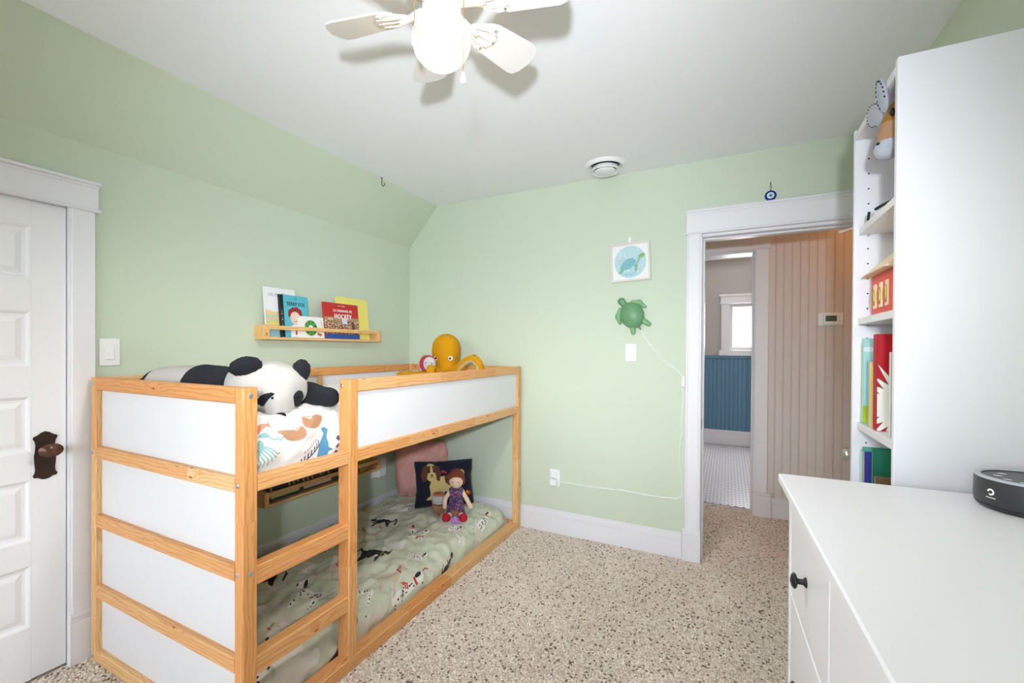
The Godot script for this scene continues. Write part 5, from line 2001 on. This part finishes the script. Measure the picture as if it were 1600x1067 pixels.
# ------------------------------------------------------------------ on the walls and the ceiling
func wall_things() -> void:
	var wp: Material = M["white plastic"]
	var s: SurfaceTool
	# framed picture
	var p := thing("framed_picture", "small pale wood frame with a watercolour sea turtle on the back wall", "picture", Vector3(1.772, 1.842, 0.001))
	p.rotation.z = deg_to_rad(2.2)
	var wood := mat("limed wood", rgb(222, 214, 204), 0.6)
	var h := 0.124
	for e: Array in [[Vector3(-h, -h, 0), Vector3(h, -h + 0.013, 0.018)], [Vector3(-h, h - 0.013, 0), Vector3(h, h, 0.018)], [Vector3(-h, -h + 0.013, 0), Vector3(-h + 0.013, h - 0.013, 0.018)], [Vector3(h - 0.013, -h + 0.013, 0), Vector3(h, h - 0.013, 0.018)]]:
		s = new_st()
		cbox(s, e[0], e[1], 0.0015)
		obj("frame_side", s, wood, p)
	var I := Transform2D.IDENTITY
	var c := Canvas.new(440, 440, rgb(238, 238, 236))
	c.ell(I, 220, 220, 196, 204, rgb(186, 216, 220))
	for i in 60:
		var a := rng.randf() * TAU
		var r := rng.randf() * 170
		c.ell(I, 220 + cos(a) * r, 220 + sin(a) * r, 14, 34, rgb(186, 216, 220).lerp([rgb(200, 226, 222), rgb(172, 208, 216), rgb(196, 214, 232)][i % 3], 0.7))
	c.shape(I, [Vector2(90, 300), Vector2(120, 230), Vector2(180, 180), Vector2(250, 170), Vector2(290, 210), Vector2(270, 270), Vector2(200, 310), Vector2(130, 320)], rgb(128, 182, 188))
	for q: Vector2 in [Vector2(150, 260), Vector2(195, 225), Vector2(240, 205), Vector2(205, 280), Vector2(250, 255)]:
		c.ell(I, q.x, q.y, 22, 18, rgb(128, 190, 196), -0.4)
	c.line(I, [Vector2(285, 270), Vector2(318, 215), Vector2(340, 170)], 26, rgb(150, 190, 150))
	c.ell(I, 362, 152, 42, 26, rgb(140, 184, 124), -0.3)
	c.shape(I, [Vector2(270, 270), Vector2(310, 260), Vector2(300, 330), Vector2(280, 360)], rgb(120, 180, 160))
	c.shape(I, [Vector2(100, 310), Vector2(150, 310), Vector2(100, 360), Vector2(70, 355)], rgb(120, 180, 150))
	for i in 9:
		c.line(I, [Vector2(120 + i * 22, 400 - absf(i - 4) * 6), Vector2(124 + i * 22, 345 + (i % 3) * 10)], 5, rgb(96, 140, 180))
	c.line(I, [Vector2(80, 200), Vector2(130, 185)], 10, rgb(226, 176, 140))
	c.ell(I, 300, 100, 8, 6, rgb(120, 170, 140))
	c.ell(I, 330, 320, 10, 10, rgb(230, 180, 120))
	s = new_st()
	face(s, [Vector3(-0.112, -0.112, 0.011), Vector3(0.112, -0.112, 0.011), Vector3(0.112, 0.112, 0.011), Vector3(-0.112, 0.112, 0.011)], Vector3(0, 0, 1), [Vector2(0, 1), Vector2(1, 1), Vector2(1, 0), Vector2(0, 0)])
	obj("print", s, mat("watercolour print", Color.WHITE, 0.7, c.tex()), p)
	s = new_st()
	cbox(s, Vector3(-0.112, -0.112, 0.0), Vector3(0.112, 0.112, 0.009))
	obj("backing", s, wood, p)
	var k := thing("adhesive_hook", "white adhesive strip hook holding the turtle picture", "hook", Vector3(1.768, 1.967, 0.001))
	s = new_st()
	cbox(s, Vector3(-0.009, 0.0, 0), Vector3(0.009, 0.034, 0.004), 0.002)
	obj("strip", s, wp, k)
	s = new_st()
	cbox(s, Vector3(-0.006, 0.0, 0.004), Vector3(0.006, 0.012, 0.008), 0.002)
	obj("hook_tip", s, wp, k)
	# turtle lamp
	var t := thing("turtle_lamp", "green sea turtle shaped wall lamp with white cord below the picture", "lamp", Vector3(1.788, 1.50, 0.001))
	var tm := mat("turtle green", rgb(108, 154, 112), 0.38)
	var tl := mat("turtle pale green", rgb(132, 176, 130), 0.42)
	s = new_st()
	ell(s, Vector3(0.0, 0.0, 0.02), Vector3(0.074, 0.086, 0.045), Basis(Vector3(0, 0, 1), 0.35), 32, 18)
	obj("shell", s, tm, t)
	var fl := [["head", [[Vector3(-0.05, 0.07, 0.02), Vector3(-0.066, 0.09, 0.022), 0.02, 0.024]]],
		["flipper", [[Vector3(0.005, 0.078, 0.014), Vector3(0.042, 0.078, 0.014), 0.018, 0.018], [Vector3(0.042, 0.078, 0.014), Vector3(0.078, 0.052, 0.012), 0.018, 0.01]]],
		["flipper", [[Vector3(-0.074, 0.035, 0.014), Vector3(-0.088, -0.008, 0.014), 0.016, 0.018], [Vector3(-0.088, -0.008, 0.014), Vector3(-0.078, -0.05, 0.012), 0.018, 0.01]]],
		["flipper", [[Vector3(0.066, -0.034, 0.014), Vector3(0.1, -0.058, 0.012), 0.017, 0.016]]],
		["flipper", [[Vector3(0.005, -0.082, 0.014), Vector3(0.006, -0.112, 0.012), 0.018, 0.014]]],
		["tail", [[Vector3(0.045, -0.08, 0.014), Vector3(0.052, -0.092, 0.012), 0.008, 0.005]]]]
	for e: Array in fl:
		s = new_st()
		blob(s, e[1], 0.0045, 0.01)
		obj(e[0], s, tl if e[0] == "flipper" else tm, t)
	var cord := func(pts: Array) -> void:
		var cv := Curve3D.new()
		for i in pts.size():
			var tn: Vector3 = (pts[mini(i + 1, pts.size() - 1)] - pts[maxi(i - 1, 0)]) / 7.0
			cv.add_point(pts[i], -tn, tn)
		var q := []
		var n := pts.size() * 8
		for i in n + 1:
			q.append(cv.sample_baked(cv.get_baked_length() * i / n) - t.position)
		var st := new_st()
		tube(st, q, 0.0032, 8)
		obj("cord", st, wp, t)
	cord.call([Vector3(1.838, 1.415, 0.012), Vector3(1.862, 1.36, 0.006), Vector3(1.902, 1.305, 0.005), Vector3(1.945, 1.25, 0.005), Vector3(1.997, 1.198, 0.005), Vector3(2.05, 1.16, 0.005), Vector3(2.085, 1.12, 0.008)])
	cord.call([Vector3(2.093, 1.06, 0.012), Vector3(2.093, 1.0, 0.007), Vector3(2.088, 0.9, 0.005), Vector3(2.086, 0.778, 0.005), Vector3(2.073, 0.66, 0.005), Vector3(2.079, 0.56, 0.005), Vector3(2.089, 0.45, 0.005), Vector3(2.088, 0.385, 0.005), Vector3(2.06, 0.364, 0.005), Vector3(1.97, 0.359, 0.005), Vector3(1.877, 0.36, 0.005), Vector3(1.743, 0.366, 0.005), Vector3(1.65, 0.362, 0.005), Vector3(1.53, 0.357, 0.005), Vector3(1.4, 0.36, 0.006), Vector3(1.306, 0.363, 0.012)])
	s = new_st()
	cbox(s, Vector3(2.084, 1.056, 0.001) - t.position, Vector3(2.102, 1.122, 0.02) - t.position, 0.004)
	obj("inline_switch", s, wp, t)
	# light switch by the doorway
	var sw := thing("light_switch", "white toggle light switch on the back wall below the turtle lamp", "light switch", Vector3(1.779, 1.26, 0))
	s = new_st()
	cbox(s, Vector3(-0.034, -0.056, 0), Vector3(0.034, 0.056, 0.006), 0.003)
	obj("plate", s, wp, sw)
	s = new_st()
	cbox(s, Vector3(-0.005, -0.012, 0.006), Vector3(0.005, 0.012, 0.008), 0.001)
	cbox(s, Vector3(-0.0035, 0.0, 0.008), Vector3(0.0035, 0.009, 0.017), 0.0015)
	obj("toggle", s, wp, sw)
	s = new_st()
	for y: float in [-0.03, 0.03]:
		lathe(s, [Vector2(0, 0), Vector2(0.003, 0), Vector2(0.002, 0.001), Vector2(0, 0.001)], 10, Transform3D(Basis(Vector3.RIGHT, PI / 2), Vector3(0, y, 0.006)))
	obj("screws", s, M["steel"], sw)
	# rocker switch by the closed door
	sw = thing("rocker_switch", "white square rocker switch plate beside the closed panel door", "light switch", Vector3(0, 1.257, 2.058), PI / 2)
	s = new_st()
	cbox(s, Vector3(-0.037, -0.058, 0), Vector3(0.037, 0.058, 0.006), 0.002)
	obj("plate", s, wp, sw)
	s = new_st()
	cbox(s, Vector3(-0.017, -0.034, 0.006), Vector3(0.017, 0.034, 0.0075), 0.0006)
	cbox(s, Vector3(-0.015, -0.032, 0.0075), Vector3(0.015, 0.032, 0.011), 0.002)
	obj("rocker", s, wp, sw)
	# outlet with charger
	var o := thing("wall_outlet", "white wall outlet low on the back wall where the lamp cord ends", "outlet", Vector3(1.272, 0.385, 0))
	s = new_st()
	cbox(s, Vector3(-0.036, -0.058, 0), Vector3(0.036, 0.058, 0.006), 0.002)
	obj("plate", s, wp, o)
	s = new_st()
	cbox(s, Vector3(-0.026, 0.004, 0.006), Vector3(0.018, 0.046, 0.03), 0.006)
	obj("plug_cover", s, wp, o)
	var ad := thing("power_adapter", "white plug adapter of the turtle lamp in the outlet", "adapter", Vector3(1.272, 0.385, 0.006))
	s = new_st()
	cbox(s, Vector3(-0.026, -0.048, 0), Vector3(0.022, -0.004, 0.034), 0.005)
	tube(s, [Vector3(0.02, -0.024, 0.012), Vector3(0.038, -0.022, 0.01)], 0.005, 10)
	obj("adapter_body", s, wp, ad)
	# box with cover on the wall inside the lower bunk
	o = thing("outlet_cover_box", "white outlet safety cover on the wall inside the lower bunk", "outlet cover", Vector3(0, 0.385, 0.395), PI / 2)
	s = new_st()
	cbox(s, Vector3(-0.06, -0.072, 0), Vector3(0.06, 0.072, 0.008), 0.003)
	obj("plate", s, wp, o)
	s = new_st()
	cbox(s, Vector3(-0.028, -0.07, 0.008), Vector3(0.058, 0.07, 0.05), 0.004)
	obj("cover", s, wp, o)
	# ceiling vent
	var v := thing("ceiling_vent", "round white ceiling air vent with a central disc above the back wall", "vent", Vector3(1.655, H, 0.205))
	s = new_st()
	lathe(s, [Vector2(0.088, -0.002), Vector2(0.10, -0.018), Vector2(0.104, -0.02), Vector2(0.112, -0.016), Vector2(0.122, -0.004), Vector2(0.124, 0.0)], 48)
	obj("flange", s, wp, v)
	s = new_st()
	# round duct rising above the ceiling, closed at its far end
	lathe(s, [Vector2(0.098, 0.0005), Vector2(0.083, 0.0005), Vector2(0.083, 0.30), Vector2(0.0, 0.30), Vector2(0.0, 0.303), Vector2(0.12, 0.303), Vector2(0.12, 0.121), Vector2(0.086, 0.121), Vector2(0.086, 0.001)], 40)
	obj("duct", s, mat("galvanised sheet", rgb(150, 152, 154), 0.5), v)
	s = new_st()
	lathe(s, [Vector2(0.066, -0.026), Vector2(0.078, -0.042), Vector2(0.084, -0.044), Vector2(0.087, -0.04), Vector2(0.074, -0.016), Vector2(0.066, -0.026)], 48)
	obj("ring", s, wp, v)
	s = new_st()
	lathe(s, [Vector2(0, -0.05), Vector2(0.05, -0.049), Vector2(0.062, -0.044), Vector2(0.064, -0.04), Vector2(0.06, -0.036), Vector2(0.02, -0.03), Vector2(0, -0.03)], 48)
	tube(s, [Vector3(0, -0.03, 0), Vector3(0, 0.0, 0)], 0.008, 10)
	obj("disc", s, wp, v)
	# cup hook at the ceiling edge
	var hk := thing("ceiling_hook", "small brass cup hook screwed in where the slope meets the ceiling", "hook", Vector3(XS + 0.012, H, 0.672))
	s = new_st()
	var hp := [Vector3(0, 0, 0), Vector3(0, -0.03, 0)]
	for i in 9:
		var a := PI - PI * 1.15 * i / 8.0
		hp.append(Vector3(0, -0.045, 0) + Vector3(0.012 + cos(a) * 0.012, -sin(a) * 0.012, 0))
	tube(s, hp, 0.0022, 8)
	obj("hook_wire", s, M["dark bronze"], hk)
	s = new_st()
	lathe(s, [Vector2(0, -0.004), Vector2(0.006, -0.003), Vector2(0.007, 0), Vector2(0, 0)], 12)
	obj("collar", s, M["dark bronze"], hk)
	# blue eye charm over the doorway
	var ch := thing("eye_charm", "round blue and white glass eye charm hanging above the doorway", "charm", Vector3(2.536, 2.151, 0.001))
	var fz := Basis(Vector3.RIGHT, PI / 2)
	var y0 := 0.0
	for e: Array in [[0.0285, 0.008, rgb(22, 40, 128), "glass_disc"], [0.0185, 0.0095, rgb(236, 240, 244), "white_ring"], [0.0125, 0.0105, rgb(150, 200, 226), "iris"], [0.0055, 0.0115, rgb(14, 16, 24), "pupil"]]:
		s = new_st()
		lathe(s, [Vector2(0, 0), Vector2(e[0], 0.0), Vector2(e[0], e[1] - 0.002), Vector2(e[0] - 0.002, e[1]), Vector2(0, e[1])], 28, Transform3D(fz, Vector3.ZERO))
		obj(e[3], s, mat("charm " + e[3], e[2], 0.1), ch)
	s = new_st()
	tube(s, [Vector3(0, 0.028, 0.004), Vector3(-0.004, 0.045, 0.004), Vector3(-0.001, 0.07, 0.003)], 0.0012, 6)
	tube(s, [Vector3(0, 0.028, 0.004), Vector3(0.005, 0.045, 0.004), Vector3(0.0, 0.07, 0.003)], 0.0012, 6)
	ell(s, Vector3(0, 0.074, 0.003), Vector3.ONE * 0.003, Basis.IDENTITY, 8, 6)
	obj("cord_loop", s, M["dark ink"], ch)
	# thermostat in the hall
	var th := thing("thermostat", "white wall thermostat with a green display on the hallway boards", "thermostat", Vector3(2.985, 1.508, -1.0645))
	s = new_st()
	cbox(s, Vector3(-0.076, -0.048, 0), Vector3(0.076, 0.048, 0.008), 0.004)
	obj("wall_plate", s, wp, th)
	s = new_st()
	cbox(s, Vector3(-0.046, -0.04, 0.008), Vector3(0.05, 0.04, 0.026), 0.004)
	obj("body", s, wp, th)
	s = new_st()
	cbox(s, Vector3(-0.032, -0.016, 0.026), Vector3(0.034, 0.024, 0.0268))
	obj("display", s, mat("lcd", rgb(84, 108, 92), 0.2), th)
	# flash head and its stand, behind the camera
	var f := thing("flash_stand", "photographer's flash head on a thin black light stand", "light stand", Vector3(2.30, 0, 3.5))
	s = new_st()
	tube(s, [Vector3(0, 0.1, 0), Vector3(0, 1.40, 0)], 0.011, 10)
	obj("pole", s, M["black plastic"], f)
	for i in 3:
		s = new_st()
		var a := TAU * i / 3.0
		tube(s, [Vector3(0, 0.4, 0), Vector3(cos(a) * 0.22, 0.006, sin(a) * 0.22)], 0.007, 8)
		obj("leg", s, M["black plastic"], f)
	s = new_st()
	var hx := Transform3D(Basis.looking_at(Vector3(-1.47, 0.46, -3.3)), Vector3(0.135, 1.44, -0.17))
	cbox(s, Vector3(-0.05, -0.035, -0.02), Vector3(0.05, 0.035, 0.10), 0.006, hx)
	tube(s, [Vector3(0, 1.39, 0), hx * Vector3(0, -0.03, 0.08)], 0.012, 8)
	var head := obj("flash_head", s, M["black plastic"], f)
	s = new_st()
	cbox(s, Vector3(-0.042, -0.028, -0.026), Vector3(0.042, 0.028, -0.02), 0.002, hx)
	obj("flash_lamp", s, M["flash lamp"], head)

# ------------------------------------------------------------------ on the shelves and the dresser
func bookcase_things() -> void:
	var g := "books on the bookcase shelves"
	var I := Transform2D.IDENTITY
	var at := func(w: float, z: float, y: float, dx := 0.0) -> Transform3D:
		return Transform3D(Basis.IDENTITY, Vector3(2.722 + dx + w / 2, y, z))
	var sky := Canvas.new(256, 320, rgb(166, 216, 210))
	for i in 7:
		sky.ell(I, 20 + i * 38, 40 + (i * 77) % 180, 30, 9, rgb(220, 236, 240))
	sky.im.fill_rect(Rect2i(0, 254, 256, 66), rgb(176, 196, 40))
	sky.ell(I, 100, 205, 42, 60, rgb(70, 84, 150))
	sky.line(I, [Vector2(70, 30), Vector2(50, 50), Vector2(62, 78), Vector2(90, 76)], 5, rgb(60, 70, 80))
	var y := 1.0425
	book("shelf_book", "cream thin picture book at the far side of the middle shelf", g, 0.2, 0.262, 0.008, rgb(236, 228, 196), at.call(0.2, 1.087, y))
	book("shelf_book", "tall aqua picture book with clouds and green meadow on the middle shelf", g, 0.215, 0.278, 0.012, rgb(160, 210, 206), at.call(0.215, 1.097, y, 0.002), sky)
	book("shelf_book", "slim blue-grey book next to the aqua picture book", g, 0.17, 0.208, 0.012, rgb(150, 168, 214), at.call(0.17, 1.185, y))
	book("shelf_book", "slim pale yellow book next to the red book", g, 0.17, 0.204, 0.016, rgb(232, 212, 120), at.call(0.17, 1.200, y))
	var burst := Canvas.new(256, 340, rgb(182, 22, 36))
	var pts := []
	for i in 56:
		var a := TAU * i / 56.0
		var r := 96.0 if i % 2 == 0 else 150.0 + (i * 37 % 5) * 7
		pts.append(Vector2(92, 250) + Vector2(cos(a), sin(a)) * r)
	burst.shape(I, pts, rgb(60, 110, 84))
	var q := []
	for p: Vector2 in pts:
		q.append(p + (p - Vector2(92, 250)) * -0.04)
	burst.shape(I, q, rgb(238, 236, 226))
	burst.ell(I, 120, 68, 20, 20, rgb(240, 238, 236))
	burst.ell(I, 126, 68, 9, 11, rgb(40, 30, 34))
	book("shelf_book", "thick glossy red book with a spiky white burst on its cover", g, 0.2, 0.288, 0.034, rgb(176, 20, 34), at.call(0.2, 1.242, y), burst)
	book("shelf_book", "pale grey narrow book in front of the glossy red one", g, 0.14, 0.235, 0.012, rgb(222, 220, 212), at.call(0.14, 1.38, y, 0.004))
	y = 0.7005
	book("shelf_book", "pale blue book at the far side of the lowest visible shelf", g, 0.2, 0.255, 0.016, rgb(204, 222, 236), at.call(0.2, 1.087, y))
	book("shelf_book", "aqua and cream book beside the pale blue one", g, 0.2, 0.25, 0.018, rgb(170, 208, 214), at.call(0.2, 1.105, y))
	book("shelf_book", "thin sea-green book beside the orange spine", g, 0.205, 0.268, 0.010, rgb(90, 168, 150), at.call(0.205, 1.126, y))
	book("shelf_book", "thin orange-spined book leaning by the royal blue one", g, 0.2, 0.254, 0.008, rgb(216, 160, 72), at.call(0.2, 1.138, y))
	var star := Canvas.new(256, 330, rgb(56, 66, 160))
	for e: Vector2 in [Vector2(40, 110), Vector2(110, 190), Vector2(60, 250)]:
		var sp := []
		for i in 8:
			sp.append(e + Vector2(cos(TAU * i / 8), sin(TAU * i / 8)) * (16.0 if i % 2 == 0 else 5.0))
		star.shape(I, sp, rgb(236, 232, 220))
	var b := book("shelf_book", "royal blue book with white stars on its cover", g, 0.2, 0.256, 0.014, rgb(52, 60, 150), at.call(0.2, 1.148, y), star)
	text("letters", "C.", 0.05, M["white ink"], b, Transform3D(Basis.IDENTITY, Vector3(-0.01, 0.215, 0.0145)), 1)
	book("shelf_book", "dark green tall book behind the brown one", g, 0.2, 0.285, 0.014, rgb(28, 108, 82), at.call(0.2, 1.235, y))
	book("shelf_book", "short brown book nearest on the lowest visible shelf", g, 0.18, 0.205, 0.018, rgb(120, 92, 66), at.call(0.18, 1.262, y))
	# toy house
	var h := thing("toy_house", "small coral pink toy house with cream roof on the bookcase", "toy", Vector3(2.735, 1.3905, 1.15))
	var s := new_st()
	cbox(s, Vector3(0.0, 0, 0), Vector3(0.17, 0.125, 0.22), 0.002)
	obj("walls", s, mat("coral board", rgb(222, 88, 80), 0.5), h)
	var cream := mat("cream wood", rgb(232, 212, 178), 0.6)
	s = new_st()
	var o := PackedVector2Array([Vector2(-0.025, 0.12), Vector2(0.195, 0.12), Vector2(0.085, 0.225)])
	extrude(s, o, 0.25, Transform3D(Basis.IDENTITY, Vector3(0, 0.005, -0.015)))
	obj("roof", s, cream, h)
	for z: float in [0.05, 0.11, 0.17]:
		s = new_st()
		cbox(s, Vector3(-0.004, 0.02, z - 0.014), Vector3(0.0, 0.095, z + 0.014), 0.001)
		obj("window_opening", s, cream, h)
		s = new_st()
		ell(s, Vector3(-0.006, 0.055, z), Vector3(0.004, 0.026, 0.008), Basis.IDENTITY, 12, 8)
		obj("figure", s, M["brass"], h)
	# string of black beads over a white paper on the upper shelf
	var bd := thing("bead_string", "string of small black beads lying over the upper bookcase shelf edge", "beads", Vector3(2.718, 1.6875, 1.2))
	s = new_st()
	for i in 34:
		var z := i * 0.0075
		var p := Vector3(0.004 + z * 0.06, 0.0235 - 0.012 * smoothstep(0.02, 0.2, z), z)
		if i < 5:
			p = Vector3(-0.001, 0.005 + i * 0.0045, -0.012 + i * 0.002)
		ell(s, p, Vector3.ONE * 0.0042, Basis.IDENTITY, 8, 6)
	obj("bead_strand", s, M["black plastic"], bd)
	var box := thing("paper_box", "white paper box under the black beads on the upper shelf", "box", Vector3(2.73, 1.6872, 1.19))
	s = new_st()
	cbox(s, Vector3(0, 0, 0), Vector3(0.17, 0.022, 0.13), 0.002)
	obj("box_base", s, mat("white card", rgb(236, 236, 244), 0.8), box)
	s = new_st()
	cbox(s, Vector3(-0.001, 0.012, -0.001), Vector3(0.171, 0.024, 0.131), 0.002)
	obj("box_lid", s, M["white card"], box)
	donkey()
	# smart speaker on the dresser
	var sp := thing("smart_speaker", "round black smart speaker with buttons on the white dresser", "speaker", Vector3(2.885, 0.9555, 1.668))
	s = new_st()
	var R := 0.086
	lathe(s, [Vector2(0, 0), Vector2(R - 0.012, 0), Vector2(R - 0.004, 0.005), Vector2(R - 0.001, 0.012), Vector2(R, 0.02), Vector2(R - 0.001, 0.06), Vector2(R - 0.002, 0.062), Vector2(0, 0.062)], 56)
	obj("body", s, mat("charcoal plastic", rgb(56, 57, 60), 0.38), sp)
	s = new_st()
	lathe(s, [Vector2(R - 0.012, 0.062), Vector2(R - 0.002, 0.062), Vector2(R - 0.003, 0.066), Vector2(R - 0.009, 0.067), Vector2(R - 0.012, 0.0645)], 56)
	obj("light_ring", s, mat("grey ring", rgb(176, 180, 188), 0.3), sp)
	s = new_st()
	lathe(s, [Vector2(R - 0.012, 0.062), Vector2(R - 0.0125, 0.0632), Vector2(0, 0.0632)], 40)
	obj("top_plate", s, mat("dark plate", rgb(62, 64, 68), 0.35), sp)
	for a: float in [2.2, 2.75, 3.4, 4.0]:
		s = new_st()
		ell(s, Vector3(cos(a) * 0.05, 0.0634, sin(a) * 0.05), Vector3(0.007, 0.0008, 0.0025), Basis(Vector3.UP, -0.5), 12, 6)
		obj("button", s, M["white plastic"], sp)
	# small round mark on the side towards the room
	var dir := Vector3(-0.9, 0, 0.44).normalized()
	var side := Vector3.UP.cross(dir)
	s = new_st()
	for i in 22:
		var a0 := TAU * i / 26.0 - 2.2
		var a1 := TAU * (i + 1) / 26.0 - 2.2
		var P := func(a: float, r: float) -> Vector3:
			var u := side * cos(a) * r
			return (dir * sqrt(R * R - u.length_squared()) + u) * 1.003 + Vector3(0, 0.038 + sin(a) * r, 0)
		face(s, [P.call(a0, 0.0036), P.call(a1, 0.0036), P.call(a1, 0.0068), P.call(a0, 0.0068)], dir)
	for i in 6:
		var u0 := side * (-0.009 + i * 0.0031)
		var u1 := u0 + side * 0.0024
		var p0 := (dir * sqrt(R * R - u0.length_squared()) + u0) * 1.003
		var p1 := (dir * sqrt(R * R - u1.length_squared()) + u1) * 1.003
		face(s, [p0 + Vector3(0, 0.0255, 0), p1 + Vector3(0, 0.0255, 0), p1 + Vector3(0, 0.0275, 0), p0 + Vector3(0, 0.0275, 0)], dir)
	obj("logo", s, M["white ink"], sp)
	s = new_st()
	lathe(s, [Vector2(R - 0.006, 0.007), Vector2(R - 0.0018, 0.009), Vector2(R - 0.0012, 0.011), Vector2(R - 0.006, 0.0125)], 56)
	obj("bottom_slot_shade", s, M["painted hole shade"], sp)  # dark band painted as slot shade, no groove in the body

func donkey() -> void:
	var d := thing("donkey_plush", "stitched felt donkey plush with grey ears seated on the top shelf", "plush toy", Vector3(2.80, 1.6875, 1.40))
	var fur := plush("ginger plush", rgb(206, 140, 60), 40.0)
	var pale := plush("peach plush", rgb(226, 176, 130), 40.0)
	var grey := cloth("grey felt", rgb(172, 176, 188))
	var s := new_st()
	blob(s, [[Vector3(0.06, 0.07, 0.0), Vector3(0.055, 0.14, 0.0), 0.066, 0.05], [Vector3(0.03, 0.03, -0.02), Vector3(0.0, 0.03, -0.03), 0.03, 0.026], [Vector3(0.03, 0.03, 0.04), Vector3(0.0, 0.03, 0.05), 0.03, 0.026]], 0.008, 0.03)
	obj("body", s, fur, d)
	s = new_st()
	blob(s, [[Vector3(-0.05, 0.235, 0.005), Vector3(-0.068, 0.205, 0.005), 0.042, 0.036], [Vector3(0.03, 0.17, 0.01), Vector3(-0.03, 0.215, 0.008), 0.036, 0.042]], 0.006, 0.02)
	obj("head", s, fur, d)
	s = new_st()
	blob(s, [[Vector3(-0.07, 0.195, 0.005), Vector3(-0.08, 0.172, 0.005), 0.037, 0.033]], 0.005, 0.02)
	obj("cheek", s, pale, d)
	s = new_st()
	blob(s, [[Vector3(-0.083, 0.15, 0.005), Vector3(-0.09, 0.142, 0.005), 0.032, 0.029]], 0.005, 0.02)
	var mz := obj("muzzle", s, grey, d)
	for z: float in [-0.008, 0.018]:
		s = new_st()
		ell(s, Vector3(-0.113, 0.155, z), Vector3(0.004, 0.004, 0.007), Basis.IDENTITY, 10, 8)
		obj("nostril", s, M["black plastic"], mz)
	for z: float in [-0.022, 0.036]:
		s = new_st()
		ell(s, Vector3(-0.088, 0.228, z), Vector3(0.006, 0.011, 0.007), Basis.IDENTITY, 12, 8)
		obj("eye", s, M["black plastic"], d)
	for k: Array in [[Vector3(-0.098, 0.272, -0.075), -1.1, 0.052, 0.036], [Vector3(-0.1, 0.292, 0.0), -0.25, 0.052, 0.03]]:
		s = new_st()
		var b := Basis(Vector3.RIGHT, k[1]) * Basis(Vector3(0, 0, 1), 0.12)
		ell(s, k[0], Vector3(0.009, k[2], k[3]), b, 20, 14)
		var e := obj("ear", s, grey, d)
		s = new_st()
		for i in 14:
			var a := -2.1 + i * 0.32
			ell(s, k[0] + b * Vector3(-0.0045, cos(a) * k[2] * 0.86, sin(a) * k[3] * 0.86), Vector3(0.003, 0.0035, 0.0016), b, 6, 4)
		obj("stitches", s, M["dark ink"], e)
